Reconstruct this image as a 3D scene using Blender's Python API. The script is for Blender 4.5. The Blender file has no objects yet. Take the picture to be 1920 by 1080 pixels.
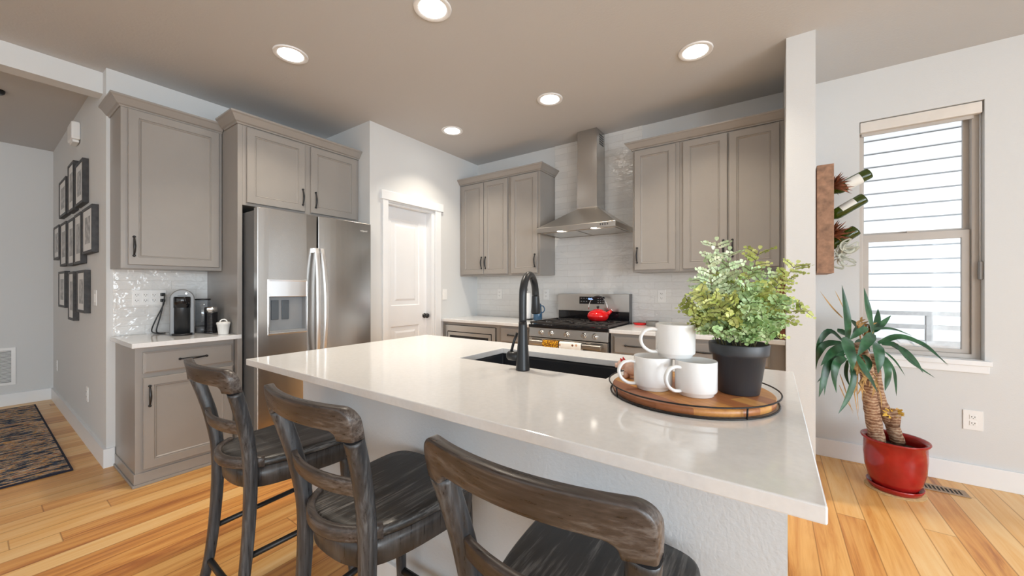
import bpy, bmesh, math, random
from mathutils import Vector, Matrix
random.seed(7)
PI = math.pi
C = bpy.context.scene.collection
SC = bpy.context.scene

# ------------------------------------------------------------------ camera
FPX, YAW, CAMZ = 705.445, math.radians(34.651), 1.256
cam_d = bpy.data.cameras.new('camera')
cam_d.sensor_width = 36.0
cam_d.lens = FPX / 1920 * 36.0
cam_d.clip_start = 0.02
cam = bpy.data.objects.new('camera', cam_d)
C.objects.link(cam)
cam.location = (0, 0, CAMZ)
cam.rotation_euler = (PI / 2, 0, YAW)
SC.camera = cam
CF = Vector((-math.sin(YAW), math.cos(YAW), 0))
CR = Vector((math.cos(YAW), math.sin(YAW), 0))

# ------------------------------------------------------------------ world, lights, exposure
SC.view_settings.view_transform = 'Standard'
SC.view_settings.look = 'None'
SC.view_settings.gamma = 1.0
SC.view_settings.use_curve_mapping = False
SC.view_settings.exposure = 0.92
try:
    SC.cycles.use_denoising = True
    SC.cycles.max_bounces = 10
    SC.cycles.diffuse_bounces = 6
    SC.cycles.sample_clamp_indirect = 8.0
    SC.cycles.caustics_reflective = False
    SC.cycles.caustics_refractive = False
except Exception:
    pass
world = bpy.data.worlds.new('sky')
SC.world = world
world.use_nodes = True
bg = world.node_tree.nodes['Background']
bg.inputs['Color'].default_value = (0.93, 0.965, 1.0, 1)
bg.inputs['Strength'].default_value = 0.74
LAMP_POWER = 4.2
LAMP_COLOR = (1.0, 0.88, 0.72)
# daylight coming in through the glazed openings of the living area (behind and to the right of the camera)
DAYLIGHT = 5.6
def day_light(name, loc, rot, sx, sy, k=1.0):
    d = bpy.data.lights.new(name, 'AREA')
    d.shape = 'RECTANGLE'; d.size = sx; d.size_y = sy
    d.energy = DAYLIGHT * k * PI * sx * sy
    d.color = (0.82, 0.92, 1.0)
    o = bpy.data.objects.new(name, d); C.objects.link(o)
    o.location = loc; o.rotation_euler = rot
    return o
day_light('rear_window_daylight', (1.5, -4.36, 1.215), (PI / 2, 0, PI), 2.8, 2.27)
day_light('rear_window_daylight', (-2.0, -4.36, 1.215), (PI / 2, 0, PI), 2.8, 2.27)
day_light('side_window_daylight', (4.06, 0.25, 1.325), (PI / 2, 0, PI / 2), 2.3, 1.95)
day_light('side_window_daylight', (4.06, -2.75, 1.325), (PI / 2, 0, PI / 2), 2.3, 1.95)
day_light('patio_door_daylight', (2.85, 3.70, 1.25), (PI / 2, 0, 0), 1.8, 2.38)


# ------------------------------------------------------------------ material helpers
def lin(r, g, b):
    f = lambda c: (c / 255) / 12.92 if c / 255 <= 0.04045 else ((c / 255 + 0.055) / 1.055) ** 2.4
    return (f(r), f(g), f(b), 1.0)

class NT:
    def __init__(s, name):
        s.m = bpy.data.materials.new(name)
        s.m.use_nodes = True
        s.t = s.m.node_tree
        s.b = s.t.nodes['Principled BSDF']
        s.out = s.t.nodes['Material Output']
    def n(s, typ, **kw):
        nd = s.t.nodes.new(typ)
        for k, v in kw.items():
            setattr(nd, k, v)
        return nd
    def l(s, a, b):
        s.t.links.new(a, b)
    def math(s, op, a, b=None, c=None):
        nd = s.n('ShaderNodeMath', operation=op)
        for i, v in enumerate((a, b, c)):
            if v is None: continue
            if isinstance(v, (int, float)): nd.inputs[i].default_value = v
            else: s.l(v, nd.inputs[i])
        return nd.outputs[0]
    def mapping(s, scale=(1, 1, 1), src='Object', loc=(0, 0, 0), rot=(0, 0, 0)):
        tc = s.n('ShaderNodeTexCoord')
        mp = s.n('ShaderNodeMapping')
        mp.inputs['Scale'].default_value = scale
        mp.inputs['Location'].default_value = loc
        mp.inputs['Rotation'].default_value = rot
        if src == 'World':
            g = s.n('ShaderNodeNewGeometry')
            s.l(g.outputs['Position'], mp.inputs['Vector'])
        else:
            s.l(tc.outputs[src], mp.inputs['Vector'])
        return mp.outputs[0]
    def noise(s, vec, scale=5, detail=3, rough=0.55, dist=0.0):
        nd = s.n('ShaderNodeTexNoise')
        nd.inputs['Scale'].default_value = scale
        nd.inputs['Detail'].default_value = detail
        nd.inputs['Roughness'].default_value = rough
        nd.inputs['Distortion'].default_value = dist
        if vec is not None: s.l(vec, nd.inputs['Vector'])
        return nd
    def ramp(s, fac, stops, interp='LINEAR'):
        nd = s.n('ShaderNodeValToRGB')
        cr = nd.color_ramp
        cr.interpolation = interp
        while len(cr.elements) < len(stops): cr.elements.new(0.5)
        for e, (p, c) in zip(cr.elements, stops):
            e.position = p
            e.color = c if len(c) == 4 else (*c, 1)
        s.l(fac, nd.inputs[0])
        return nd.outputs[0]
    def mix(s, fac, a, b, mode='MIX'):
        nd = s.n('ShaderNodeMix', data_type='RGBA', blend_type=mode)
        for sock, v in ((nd.inputs[0], fac), (nd.inputs[6], a), (nd.inputs[7], b)):
            if isinstance(v, (int, float)): sock.default_value = v
            elif isinstance(v, tuple): sock.default_value = v
            else: s.l(v, sock)
        return nd.outputs[2]
    def bump(s, height, strength=0.2, dist=0.01, normal=None):
        nd = s.n('ShaderNodeBump')
        nd.inputs['Strength'].default_value = strength
        nd.inputs['Distance'].default_value = dist
        s.l(height, nd.inputs['Height'])
        if normal is not None: s.l(normal, nd.inputs['Normal'])
        s.l(nd.outputs[0], s.b.inputs['Normal'])
        return nd.outputs[0]
    def set(s, color=None, rough=None, metal=None, **kw):
        if color is not None:
            if isinstance(color, tuple): s.b.inputs['Base Color'].default_value = color
            else: s.l(color, s.b.inputs['Base Color'])
        if rough is not None:
            if isinstance(rough, (int, float)): s.b.inputs['Roughness'].default_value = rough
            else: s.l(rough, s.b.inputs['Roughness'])
        if metal is not None: s.b.inputs['Metallic'].default_value = metal
        for k, v in kw.items():
            s.b.inputs[k.replace('_', ' ')].default_value = v
        return s.m

def simple(name, color, rough=0.5, metal=0.0, var=0.06, vscale=6.0, bump=None, **kw):
    """plain procedural surface: a base colour with a slight noise variation and optional fine bump"""
    s = NT(name)
    v = s.mapping((1, 1, 1))
    nz = s.noise(v, vscale, 3)
    d = tuple(max(0, c * (1 - var)) for c in color[:3]) + (1,)
    u = tuple(min(1, c * (1 + var)) for c in color[:3]) + (1,)
    s.set(s.ramp(nz.outputs[0], [(0.3, d), (0.7, u)]), rough, metal, **kw)
    if bump:
        nb = s.noise(v, bump[0], 2)
        s.bump(nb.outputs[0], bump[1], bump[2])
    return s.m

def emissive(name, color, strength):
    s = NT(name)
    s.set(color, 0.4)
    s.b.inputs['Emission Color'].default_value = color
    s.b.inputs['Emission Strength'].default_value = strength
    return s.m

def steel(name, color, rough, axis='z', streak=1.0):
    s = NT(name)
    sc = {'z': (220, 220, 2), 'x': (2, 220, 220), 'y': (220, 2, 220)}[axis]
    v = s.mapping(sc)
    nz = s.noise(v, 5, 3)
    r = s.n('ShaderNodeMapRange')
    r.inputs[3].default_value = rough - 0.015 * streak
    r.inputs[4].default_value = rough + 0.015 * streak
    s.l(nz.outputs[0], r.inputs[0])
    d = tuple(c * 0.985 for c in color[:3]) + (1,)
    s.set(s.ramp(nz.outputs[0], [(0.3, d), (0.7, color)]), r.outputs[0], 1.0)
    if axis == 'z':
        v2 = s.mapping((3, 3, .5))
        s.bump(s.noise(v2, 2.0, 1).outputs[0], 0.05, 0.02)
    return s.m

def weathered(name, axis, base, streak_c, rough=0.42):
    s = NT(name)
    k = {'x': (3, 55, 55), 'y': (55, 3, 55), 'z': (55, 55, 3)}[axis]
    k2 = {'x': (1.2, 8, 8), 'y': (8, 1.2, 8), 'z': (8, 8, 1.2)}[axis]
    n1 = s.noise(s.mapping(k), 2.6, 5, 0.65)
    n2 = s.noise(s.mapping(k2), 1.6, 3, 0.6, 0.4)
    a = s.math('MULTIPLY', n1.outputs[0], n2.outputs[0])
    br = tuple(c for c in base)
    col = s.ramp(a, [(0.12, tuple(c * 0.45 for c in br)), (0.25, br), (0.38, streak_c)])
    s.set(col, s.ramp(n1.outputs[0], [(0.3, (rough - .1,) * 3), (0.7, (rough + .12,) * 3)]))
    s.bump(n1.outputs[0], 0.2, 0.0015)
    return s.m

# --- room surfaces
def paint(name, color, scale=140, strength=0.12, rough=0.75):
    s = NT(name)
    v = s.mapping((1, 1, 1), 'World')
    nz = s.noise(v, scale, 2)
    s.set(color, rough)
    s.b.inputs['Specular IOR Level'].default_value = 0.3
    s.bump(nz.outputs[0], strength, 0.004)
    return s.m
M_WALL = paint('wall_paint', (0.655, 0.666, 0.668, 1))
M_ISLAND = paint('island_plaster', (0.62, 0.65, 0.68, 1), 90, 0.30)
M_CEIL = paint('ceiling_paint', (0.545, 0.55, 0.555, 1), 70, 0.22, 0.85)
M_TRIM = simple('white_trim', (0.80, 0.82, 0.84, 1), 0.35, var=0.01)
M_DOORW = simple('door_white', (0.80, 0.815, 0.835, 1), 0.35, var=0.01)
M_CAB = simple('greige_cabinet', (0.295, 0.274, 0.253, 1), 0.33, var=0.02)
M_QUARTZ = simple('white_quartz', (0.745, 0.752, 0.76, 1), 0.09, var=0.03, vscale=60)
M_QEDGE = M_QUARTZ
M_BLACK = simple('black_metal', (0.012, 0.012, 0.013, 1), 0.38, var=0.1)
M_FAUCET = simple('matte_black_faucet', (0.03, 0.032, 0.035, 1), 0.33, 0.4, var=0.05)
M_STEEL = steel('brushed_steel', (0.54, 0.53, 0.515, 1), 0.25, 'z', 0.6)
M_STEELX = steel('brushed_steel_wide', (0.58, 0.56, 0.53, 1), 0.30, 'x', 0.5)
M_CHROME = steel('chrome', (0.82, 0.82, 0.82, 1), 0.16, 'z', 0.3)
M_SATIN = steel('satin_steel', (0.86, 0.86, 0.86, 1), 0.34, 'z', 0.5)
M_FRSIDE = simple('refrigerator_side_grey', (0.14, 0.145, 0.15, 1), 0.4, 0.3)
M_GLOSSBLK = simple('gloss_black', (0.008, 0.008, 0.010, 1), 0.10, var=0.1)
M_IRON = simple('cast_iron', (0.03, 0.027, 0.026, 1), 0.55, bump=(120, 0.3, 0.002))
M_SINK = simple('charcoal_composite_sink', (0.016, 0.018, 0.023, 1), 0.45, bump=(300, 0.1, 0.001))
M_PLATE = simple('white_plastic', (0.82, 0.82, 0.81, 1), 0.3, var=0.01)
M_SLOT = simple('dark_slot', (0.05, 0.05, 0.05, 1), 0.6)
M_CER = simple('white_ceramic', (0.80, 0.80, 0.79, 1), 0.22, var=0.015)
M_RED = simple('red_enamel', (0.62, 0.010, 0.012, 1), 0.12, var=0.05)
M_REDPOT = simple('red_glazed_pot', (0.33, 0.014, 0.012, 1), 0.14, var=0.18, vscale=9)
M_POTBLK = simple('charcoal_plastic_pot', (0.035, 0.038, 0.044, 1), 0.42)
M_SOIL = simple('soil', (0.05, 0.035, 0.025, 1), 0.95, var=0.4, vscale=60, bump=(80, 0.8, 0.01))
M_FRAMEW = simple('window_frame_taupe', (0.50, 0.465, 0.43, 1), 0.4, var=0.03)
M_SHADE = simple('roller_shade_cream', (0.72, 0.68, 0.63, 1), 0.7)
M_RAILING = simple('weathered_deck_grey', (0.36, 0.345, 0.335, 1), 0.8, var=0.12, vscale=30)
M_LENS = emissive('lamp_lens', (1.0, 0.96, 0.9, 1), 9.0)
M_LENS2 = emissive('hood_lamp', (1.0, 0.92, 0.8, 1), 6.0)
M_TEAL = simple('blue_glaze', (0.03, 0.085, 0.16, 1), 0.2)
M_PAPER = simple('paper_towel', (0.82, 0.82, 0.82, 1), 0.9, bump=(150, 0.3, 0.002))
M_GREYB = simple('grey_stoneware', (0.17, 0.165, 0.155, 1), 0.5)
M_BOARDR = simple('reddish_cutting_board', (0.20, 0.055, 0.022, 1), 0.45, var=0.3, vscale=12)
M_BOARDB = simple('pale_cutting_board', (0.50, 0.35, 0.24, 1), 0.5, var=0.1)
M_PIG = simple('pink_ceramic', (0.74, 0.52, 0.43, 1), 0.25, var=0.12, vscale=40)
M_CORK = simple('cork', (0.55, 0.36, 0.17, 1), 0.9, var=0.2, vscale=60)
M_TAN = simple('dry_leaf', (0.42, 0.25, 0.09, 1), 0.8, var=0.3, vscale=30)
M_YEL = simple('yellow_dry_fibre', (0.62, 0.38, 0.06, 1), 0.8, var=0.3, vscale=40)
M_SILVER = simple('grey_titan_plastic', (0.17, 0.172, 0.175, 1), 0.38, 0.25)
M_STEM = simple('fern_stem', (0.09, 0.075, 0.03, 1), 0.7)
M_AIRRED = simple('red_air_plant', (0.20, 0.06, 0.025, 1), 0.5, var=0.75, vscale=45)
M_AIRGREY = simple('grey_air_plant', (0.50, 0.51, 0.43, 1), 0.6, var=0.2, vscale=20)
M_LABEL = simple('bottle_label', (0.78, 0.78, 0.74, 1), 0.6)
M_WIRE = simple('tray_wire', (0.02, 0.018, 0.017, 1), 0.4, 0.5)
M_REGISTER = simple('floor_register_metal', (0.36, 0.25, 0.16, 1), 0.4, 0.3)
M_DIGIT = emissive('display_digits', (0.35, 0.55, 1.0, 1), 1.2)
M_ICON = simple('display_icons', (0.55, 0.55, 0.55, 1), 0.4)
M_LOGO = simple('badge_silver', (0.85, 0.84, 0.82, 1), 0.25, 0.3)
M_PLANTERW = simple('rustic_wood', (0.30, 0.165, 0.10, 1), 0.65, var=0.35, vscale=22, bump=(90, 0.3, 0.002))
M_CHARC = simple('charcoal_shade_stone', (0.02, 0.02, 0.02, 1), 0.6)

def make_floor():
    s = NT('hickory_planks')
    g = s.n('ShaderNodeNewGeometry')
    sp = s.n('ShaderNodeSeparateXYZ')
    s.l(g.outputs['Position'], sp.inputs[0])
    W, L = 0.118, 1.9
    xs = s.math('DIVIDE', s.math('ADD', sp.outputs[0], 20.0), W)
    row = s.math('FLOOR', xs)
    wn = s.n('ShaderNodeTexWhiteNoise', noise_dimensions='1D')
    s.l(row, wn.inputs['W'])
    off = s.math('MULTIPLY', wn.outputs['Value'], 7.3)
    ys = s.math('ADD', s.math('DIVIDE', s.math('ADD', sp.outputs[1], 20.0), L), off)
    seg = s.math('FLOOR', ys)
    cb = s.n('ShaderNodeCombineXYZ')
    s.l(row, cb.inputs[0]); s.l(seg, cb.inputs[1])
    wn2 = s.n('ShaderNodeTexWhiteNoise', noise_dimensions='2D')
    s.l(cb.outputs[0], wn2.inputs['Vector'])
    # grain: noise stretched along the plank, shifted per plank
    cv = s.n('ShaderNodeCombineXYZ')
    s.l(s.math('MULTIPLY', sp.outputs[0], 17.0), cv.inputs[0])
    s.l(s.math('ADD', s.math('MULTIPLY', sp.outputs[1], 1.1), s.math('MULTIPLY', wn2.outputs['Value'], 40.0)), cv.inputs[1])
    gr = s.noise(cv.outputs[0], 1.0, 5, 0.62, 1.1)
    cv2 = s.n('ShaderNodeCombineXYZ')
    s.l(s.math('MULTIPLY', sp.outputs[0], 150.0), cv2.inputs[0])
    s.l(s.math('MULTIPLY', sp.outputs[1], 4.0), cv2.inputs[1])
    fine = s.noise(cv2.outputs[0], 1.0, 3, 0.6)
    tone = s.math('ADD', s.math('MULTIPLY', wn2.outputs['Value'], 0.62), s.math('MULTIPLY', s.math('SUBTRACT', gr.outputs[0], 0.5), 1.25))
    tone = s.math('ADD', tone, s.math('MULTIPLY', s.math('SUBTRACT', fine.outputs[0], 0.5), 0.25))
    tone = s.math('ADD', tone, 0.08)
    col = s.ramp(tone, [(0.0, lin(236, 198, 140)), (0.38, lin(228, 175, 104)), (0.64, lin(208, 145, 76)), (0.86, lin(168, 104, 54)), (1.0, lin(112, 66, 36))])
    # dark mineral streaks
    st = s.ramp(gr.outputs[0], [(0.70, (1, 1, 1)), (0.735, (0.30, 0.20, 0.14)), (0.75, (1, 1, 1))])
    col = s.mix(0.7, col, st, 'MULTIPLY')
    fx = s.math('FRACT', xs); fy = s.math('FRACT', ys)
    ex = s.math('MULTIPLY', s.math('MINIMUM', fx, s.math('SUBTRACT', 1.0, fx)), W)
    ey = s.math('MULTIPLY', s.math('MINIMUM', fy, s.math('SUBTRACT', 1.0, fy)), L)
    e = s.math('MINIMUM', ex, ey)
    gap = s.ramp(e, [(0.0, (0.50, 0.40, 0.30)), (0.0016, (1, 1, 1))])
    col = s.mix(1.0, col, gap, 'MULTIPLY')
    s.set(col, 0.34)
    s.bump(s.math('ADD', s.math('MULTIPLY', s.ramp(e, [(0, (0, 0, 0)), (0.003, (1, 1, 1))]), 0.6), s.math('MULTIPLY', gr.outputs[0], 0.3)), 0.18, 0.003)
    return s.m
M_FLOOR = make_floor()

def make_tile(axis, name):
    s = NT(name)
    g = s.n('ShaderNodeNewGeometry')
    sp = s.n('ShaderNodeSeparateXYZ')
    s.l(g.outputs['Position'], sp.inputs[0])
    cb = s.n('ShaderNodeCombineXYZ')
    s.l(sp.outputs[0 if axis == 'x' else 1], cb.inputs[0])
    s.l(s.math('ADD', sp.outputs[2], -0.916), cb.inputs[1])
    br = s.n('ShaderNodeTexBrick')
    br.offset = 0.5
    br.inputs['Scale'].default_value = 1.0
    br.inputs['Brick Width'].default_value = 0.30
    br.inputs['Row Height'].default_value = 0.066
    br.inputs['Mortar Size'].default_value = 0.0016
    br.inputs['Mortar Smooth'].default_value = 0.25
    br.inputs['Color1'].default_value = (0.76, 0.755, 0.74, 1)
    br.inputs['Color2'].default_value = (0.70, 0.70, 0.69, 1)
    br.inputs['Mortar'].default_value = (0.62, 0.61, 0.59, 1)
    s.l(cb.outputs[0], br.inputs['Vector'])
    s.set(br.outputs['Color'], 0.06)
    w = s.noise(s.mapping((1, 1, 1.6), 'World'), 16, 2, 0.5, 0.4)
    b1 = s.n('ShaderNodeBump'); b1.inputs['Strength'].default_value = 0.55; b1.inputs['Distance'].default_value = 0.012
    s.l(w.outputs[0], b1.inputs['Height'])
    inv = s.math('SUBTRACT', 1.0, br.outputs['Fac'])
    s.bump(inv, 0.5, 0.002, b1.outputs[0])
    return s.m
M_TILEX = make_tile('x', 'handmade_white_tile')
M_TILEY = make_tile('y', 'handmade_white_tile_side')

M_WOOD_X = weathered('weathered_wood_across', 'x', (0.058, 0.045, 0.039, 1), (0.135, 0.118, 0.108, 1), 0.34)
M_WOOD_Y = weathered('weathered_wood_seat', 'y', (0.026, 0.025, 0.025, 1), (0.17, 0.165, 0.16, 1), 0.38)
M_WOOD_Z = weathered('weathered_wood_upright', 'z', (0.040, 0.041, 0.045, 1), (0.105, 0.112, 0.12, 1), 0.34)
M_WOOD_F = weathered('weathered_wood_frame', 'z', (0.044, 0.039, 0.038, 1), (0.075, 0.073, 0.073, 1), 0.34)

def make_rug():
    s = NT('woven_rug')
    v = s.mapping((26, 7, 1), 'World')
    n1 = s.noise(v, 1.0, 2, 0.6, 0.8)
    v2 = s.mapping((52, 24, 20), 'World')
    n2 = s.noise(v2, 1.0, 3, 0.7)
    a = s.math('ADD', s.math('MULTIPLY', n1.outputs[0], 1.25), s.math('MULTIPLY', n2.outputs[0], 0.5))
    a = s.math('SUBTRACT', a, 0.30)
    col = s.ramp(a, [(0.38, lin(22, 24, 40)), (0.46, lin(70, 86, 112)), (0.51, lin(30, 32, 46)), (0.55, lin(186, 172, 146)),
                     (0.59, lin(60, 72, 98)), (0.63, lin(226, 158, 58)), (0.71, lin(190, 186, 176)), (0.80, lin(150, 80, 44))])
    s.set(col, 0.95)
    s.bump(n2.outputs[0], 0.9, 0.012)
    return s.m
M_RUG = make_rug()
M_RUGEDGE = simple('navy_rug_binding', (0.012, 0.013, 0.03, 1), 0.9, bump=(200, 0.4, 0.003))

def make_traywood():
    s = NT('acacia_wedges')
    tc = s.mapping((1, 1, 1))
    sp = s.n('ShaderNodeSeparateXYZ'); s.l(tc, sp.inputs[0])
    # butcher-block strips running along local x
    row = s.math('FLOOR', s.math('DIVIDE', s.math('ADD', sp.outputs[1], 5.0), 0.055))
    wn = s.n('ShaderNodeTexWhiteNoise', noise_dimensions='1D'); s.l(row, wn.inputs['W'])
    seg = s.math('FLOOR', s.math('ADD', s.math('DIVIDE', s.math('ADD', sp.outputs[0], 5.0), 0.24), s.math('MULTIPLY', wn.outputs['Value'], 3.7)))
    cb = s.n('ShaderNodeCombineXYZ'); s.l(row, cb.inputs[0]); s.l(seg, cb.inputs[1])
    wn2 = s.n('ShaderNodeTexWhiteNoise', noise_dimensions='2D'); s.l(cb.outputs[0], wn2.inputs['Vector'])
    gr = s.noise(s.mapping((6, 70, 70)), 1.0, 4, 0.6, 0.5)
    t = s.math('ADD', s.math('MULTIPLY', wn2.outputs['Value'], 0.75), s.math('MULTIPLY', gr.outputs[0], 0.45))
    col = s.ramp(t, [(0.15, lin(122, 72, 42)), (0.5, lin(160, 100, 62)), (0.8, lin(190, 132, 74)), (1.0, lin(214, 164, 92))])
    s.set(col, 0.38)
    return s.m
M_TRAYW = make_traywood()

def make_leaf(name, c1, c2, c3, scale=14, rough=0.45, stripes=False):
    s = NT(name)
    n1 = s.noise(s.mapping((1, 1, 1)), scale, 3, 0.6)
    s.set(s.ramp(n1.outputs[0], [(0.3, c1), (0.5, c2), (0.72, c3)]), rough)
    try:
        s.b.inputs['Subsurface Weight'].default_value = 0.0
    except Exception:
        pass
    return s.m
M_FERN_A = make_leaf('fern_pale_mint', lin(150, 182, 128), lin(196, 216, 176), lin(232, 238, 210), 26)
M_FERN_B = make_leaf('fern_yellow_green', lin(132, 150, 62), lin(182, 192, 108), lin(216, 220, 154), 26)
M_FERN_C = make_leaf('fern_mid_green', lin(122, 158, 92), lin(170, 200, 142), lin(216, 232, 192), 26)
M_YUCCA = make_leaf('yucca_leaf', lin(16, 46, 28), lin(34, 80, 48), lin(66, 112, 76), 9, 0.35)
def make_bark():
    s = NT('ringed_bark')
    w = s.n('ShaderNodeTexWave', bands_direction='Z')
    w.inputs['Scale'].default_value = 16
    w.inputs['Distortion'].default_value = 9
    w.inputs['Detail'].default_value = 3
    s.l(s.mapping((1, 1, 1)), w.inputs['Vector'])
    nz = s.noise(s.mapping((1, 1, 1)), 45, 3)
    a = s.math('ADD', s.math('MULTIPLY', w.outputs['Fac'], 0.28), s.math('MULTIPLY', nz.outputs[0], 0.85))
    s.set(s.ramp(a, [(0.2, lin(70, 46, 34)), (0.5, lin(150, 112, 86)), (0.8, lin(196, 170, 142))]), 0.85)
    s.bump(a, 0.8, 0.006)
    return s.m
M_BARK = make_bark()

def make_glass(name, tint=(1, 1, 1, 1), refl=0.07):
    s = NT(name)
    tr = s.n('ShaderNodeBsdfTransparent'); tr.inputs[0].default_value = tint
    gl = s.n('ShaderNodeBsdfGlossy'); gl.inputs['Roughness'].default_value = 0.02
    lw = s.n('ShaderNodeLayerWeight'); lw.inputs[0].default_value = 0.5
    mx = s.n('ShaderNodeMixShader')
    s.l(s.math('ADD', s.math('MULTIPLY', s.math('POWER', lw.outputs['Facing'], 4.0), 0.5), refl), mx.inputs[0])
    s.l(tr.outputs[0], mx.inputs[1]); s.l(gl.outputs[0], mx.inputs[2])
    s.l(mx.outputs[0], s.out.inputs['Surface'])
    return s.m
M_GLASS = make_glass('window_glass')
M_TANK = make_glass('clear_plastic', (0.86, 0.89, 0.92, 1), 0.12)
def make_bottle():
    s = NT('green_bottle_glass')
    s.set((0.055, 0.085, 0.008, 1), 0.05)
    s.b.inputs['Transmission Weight'].default_value = 0.6
    s.b.inputs['IOR'].default_value = 1.45
    return s.m
M_BOTTLE = make_bottle()
def make_siding():
    s = NT('white_lap_siding')
    nz = s.noise(s.mapping((2, 2, 40), 'World'), 2, 4)
    s.set(s.ramp(nz.outputs[0], [(0.3, (0.74, 0.755, 0.77, 1)), (0.7, (0.84, 0.85, 0.86, 1))]), 0.7)
    s.bump(nz.outputs[0], 0.3, 0.004)
    return s.m
M_SIDING = make_siding()
def make_print(name, seed):
    s = NT(name)
    v = s.mapping((1, 1, 1), 'Generated')
    sp = s.n('ShaderNodeSeparateXYZ'); s.l(v, sp.inputs[0])
    dx = s.math('ABSOLUTE', s.math('SUBTRACT', sp.outputs[0], 0.5))
    dz = s.math('ABSOLUTE', s.math('SUBTRACT', sp.outputs[2], 0.5))
    inside = s.math('MULTIPLY', s.math('LESS_THAN', dx, 0.29), s.math('LESS_THAN', dz, 0.33))
    nz = s.noise(s.mapping((3, 3, 4), 'Generated', loc=(seed * 3.1, 0, seed)), 1.5, 4)
    img = s.ramp(nz.outputs[0], [(0.3, (0.10, 0.10, 0.10)), (0.5, (0.30, 0.29, 0.28)), (0.7, (0.6, 0.59, 0.57))])
    s.set(s.mix(inside, (0.74, 0.73, 0.71, 1), img), 0.35)
    return s.m
M_PRINT = [make_print('framed_print_%s' % 'abcd'[i], i) for i in range(4)]
M_PFRAME = simple('black_rustic_frame', (0.030, 0.027, 0.027, 1), 0.5, var=0.5, vscale=30, bump=(60, 0.3, 0.002))
def make_towel(name, kind):
    s = NT(name)
    if kind == 'knit':
        vr = s.n('ShaderNodeTexVoronoi'); vr.inputs['Scale'].default_value = 95
        s.l(s.mapping((1, 1, 1)), vr.inputs['Vector'])
        s.set(s.ramp(vr.outputs['Distance'], [(0.25, lin(236, 178, 20)), (0.6, lin(120, 72, 6))]), 0.9)
        s.bump(vr.outputs['Distance'], 0.6, 0.003)
    else:
        vr = s.n('ShaderNodeTexVoronoi'); vr.inputs['Scale'].default_value = 22
        s.l(s.mapping((1, 1, 1)), vr.inputs['Vector'])
        spot = s.ramp(vr.outputs['Distance'], [(0.20, (1, 1, 1)), (0.26, (0, 0, 0))])
        hue = s.ramp(vr.outputs['Color'], [(0.3, lin(206, 160, 40)), (0.5, lin(120, 78, 52)), (0.7, lin(190, 150, 120))], 'CONSTANT')
        s.set(s.mix(spot, lin(232, 230, 224), hue), 0.9)
    return s.m
M_TOWELY = make_towel('mustard_knit', 'knit')
M_TOWELP = make_towel('printed_cotton', 'print')

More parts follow.
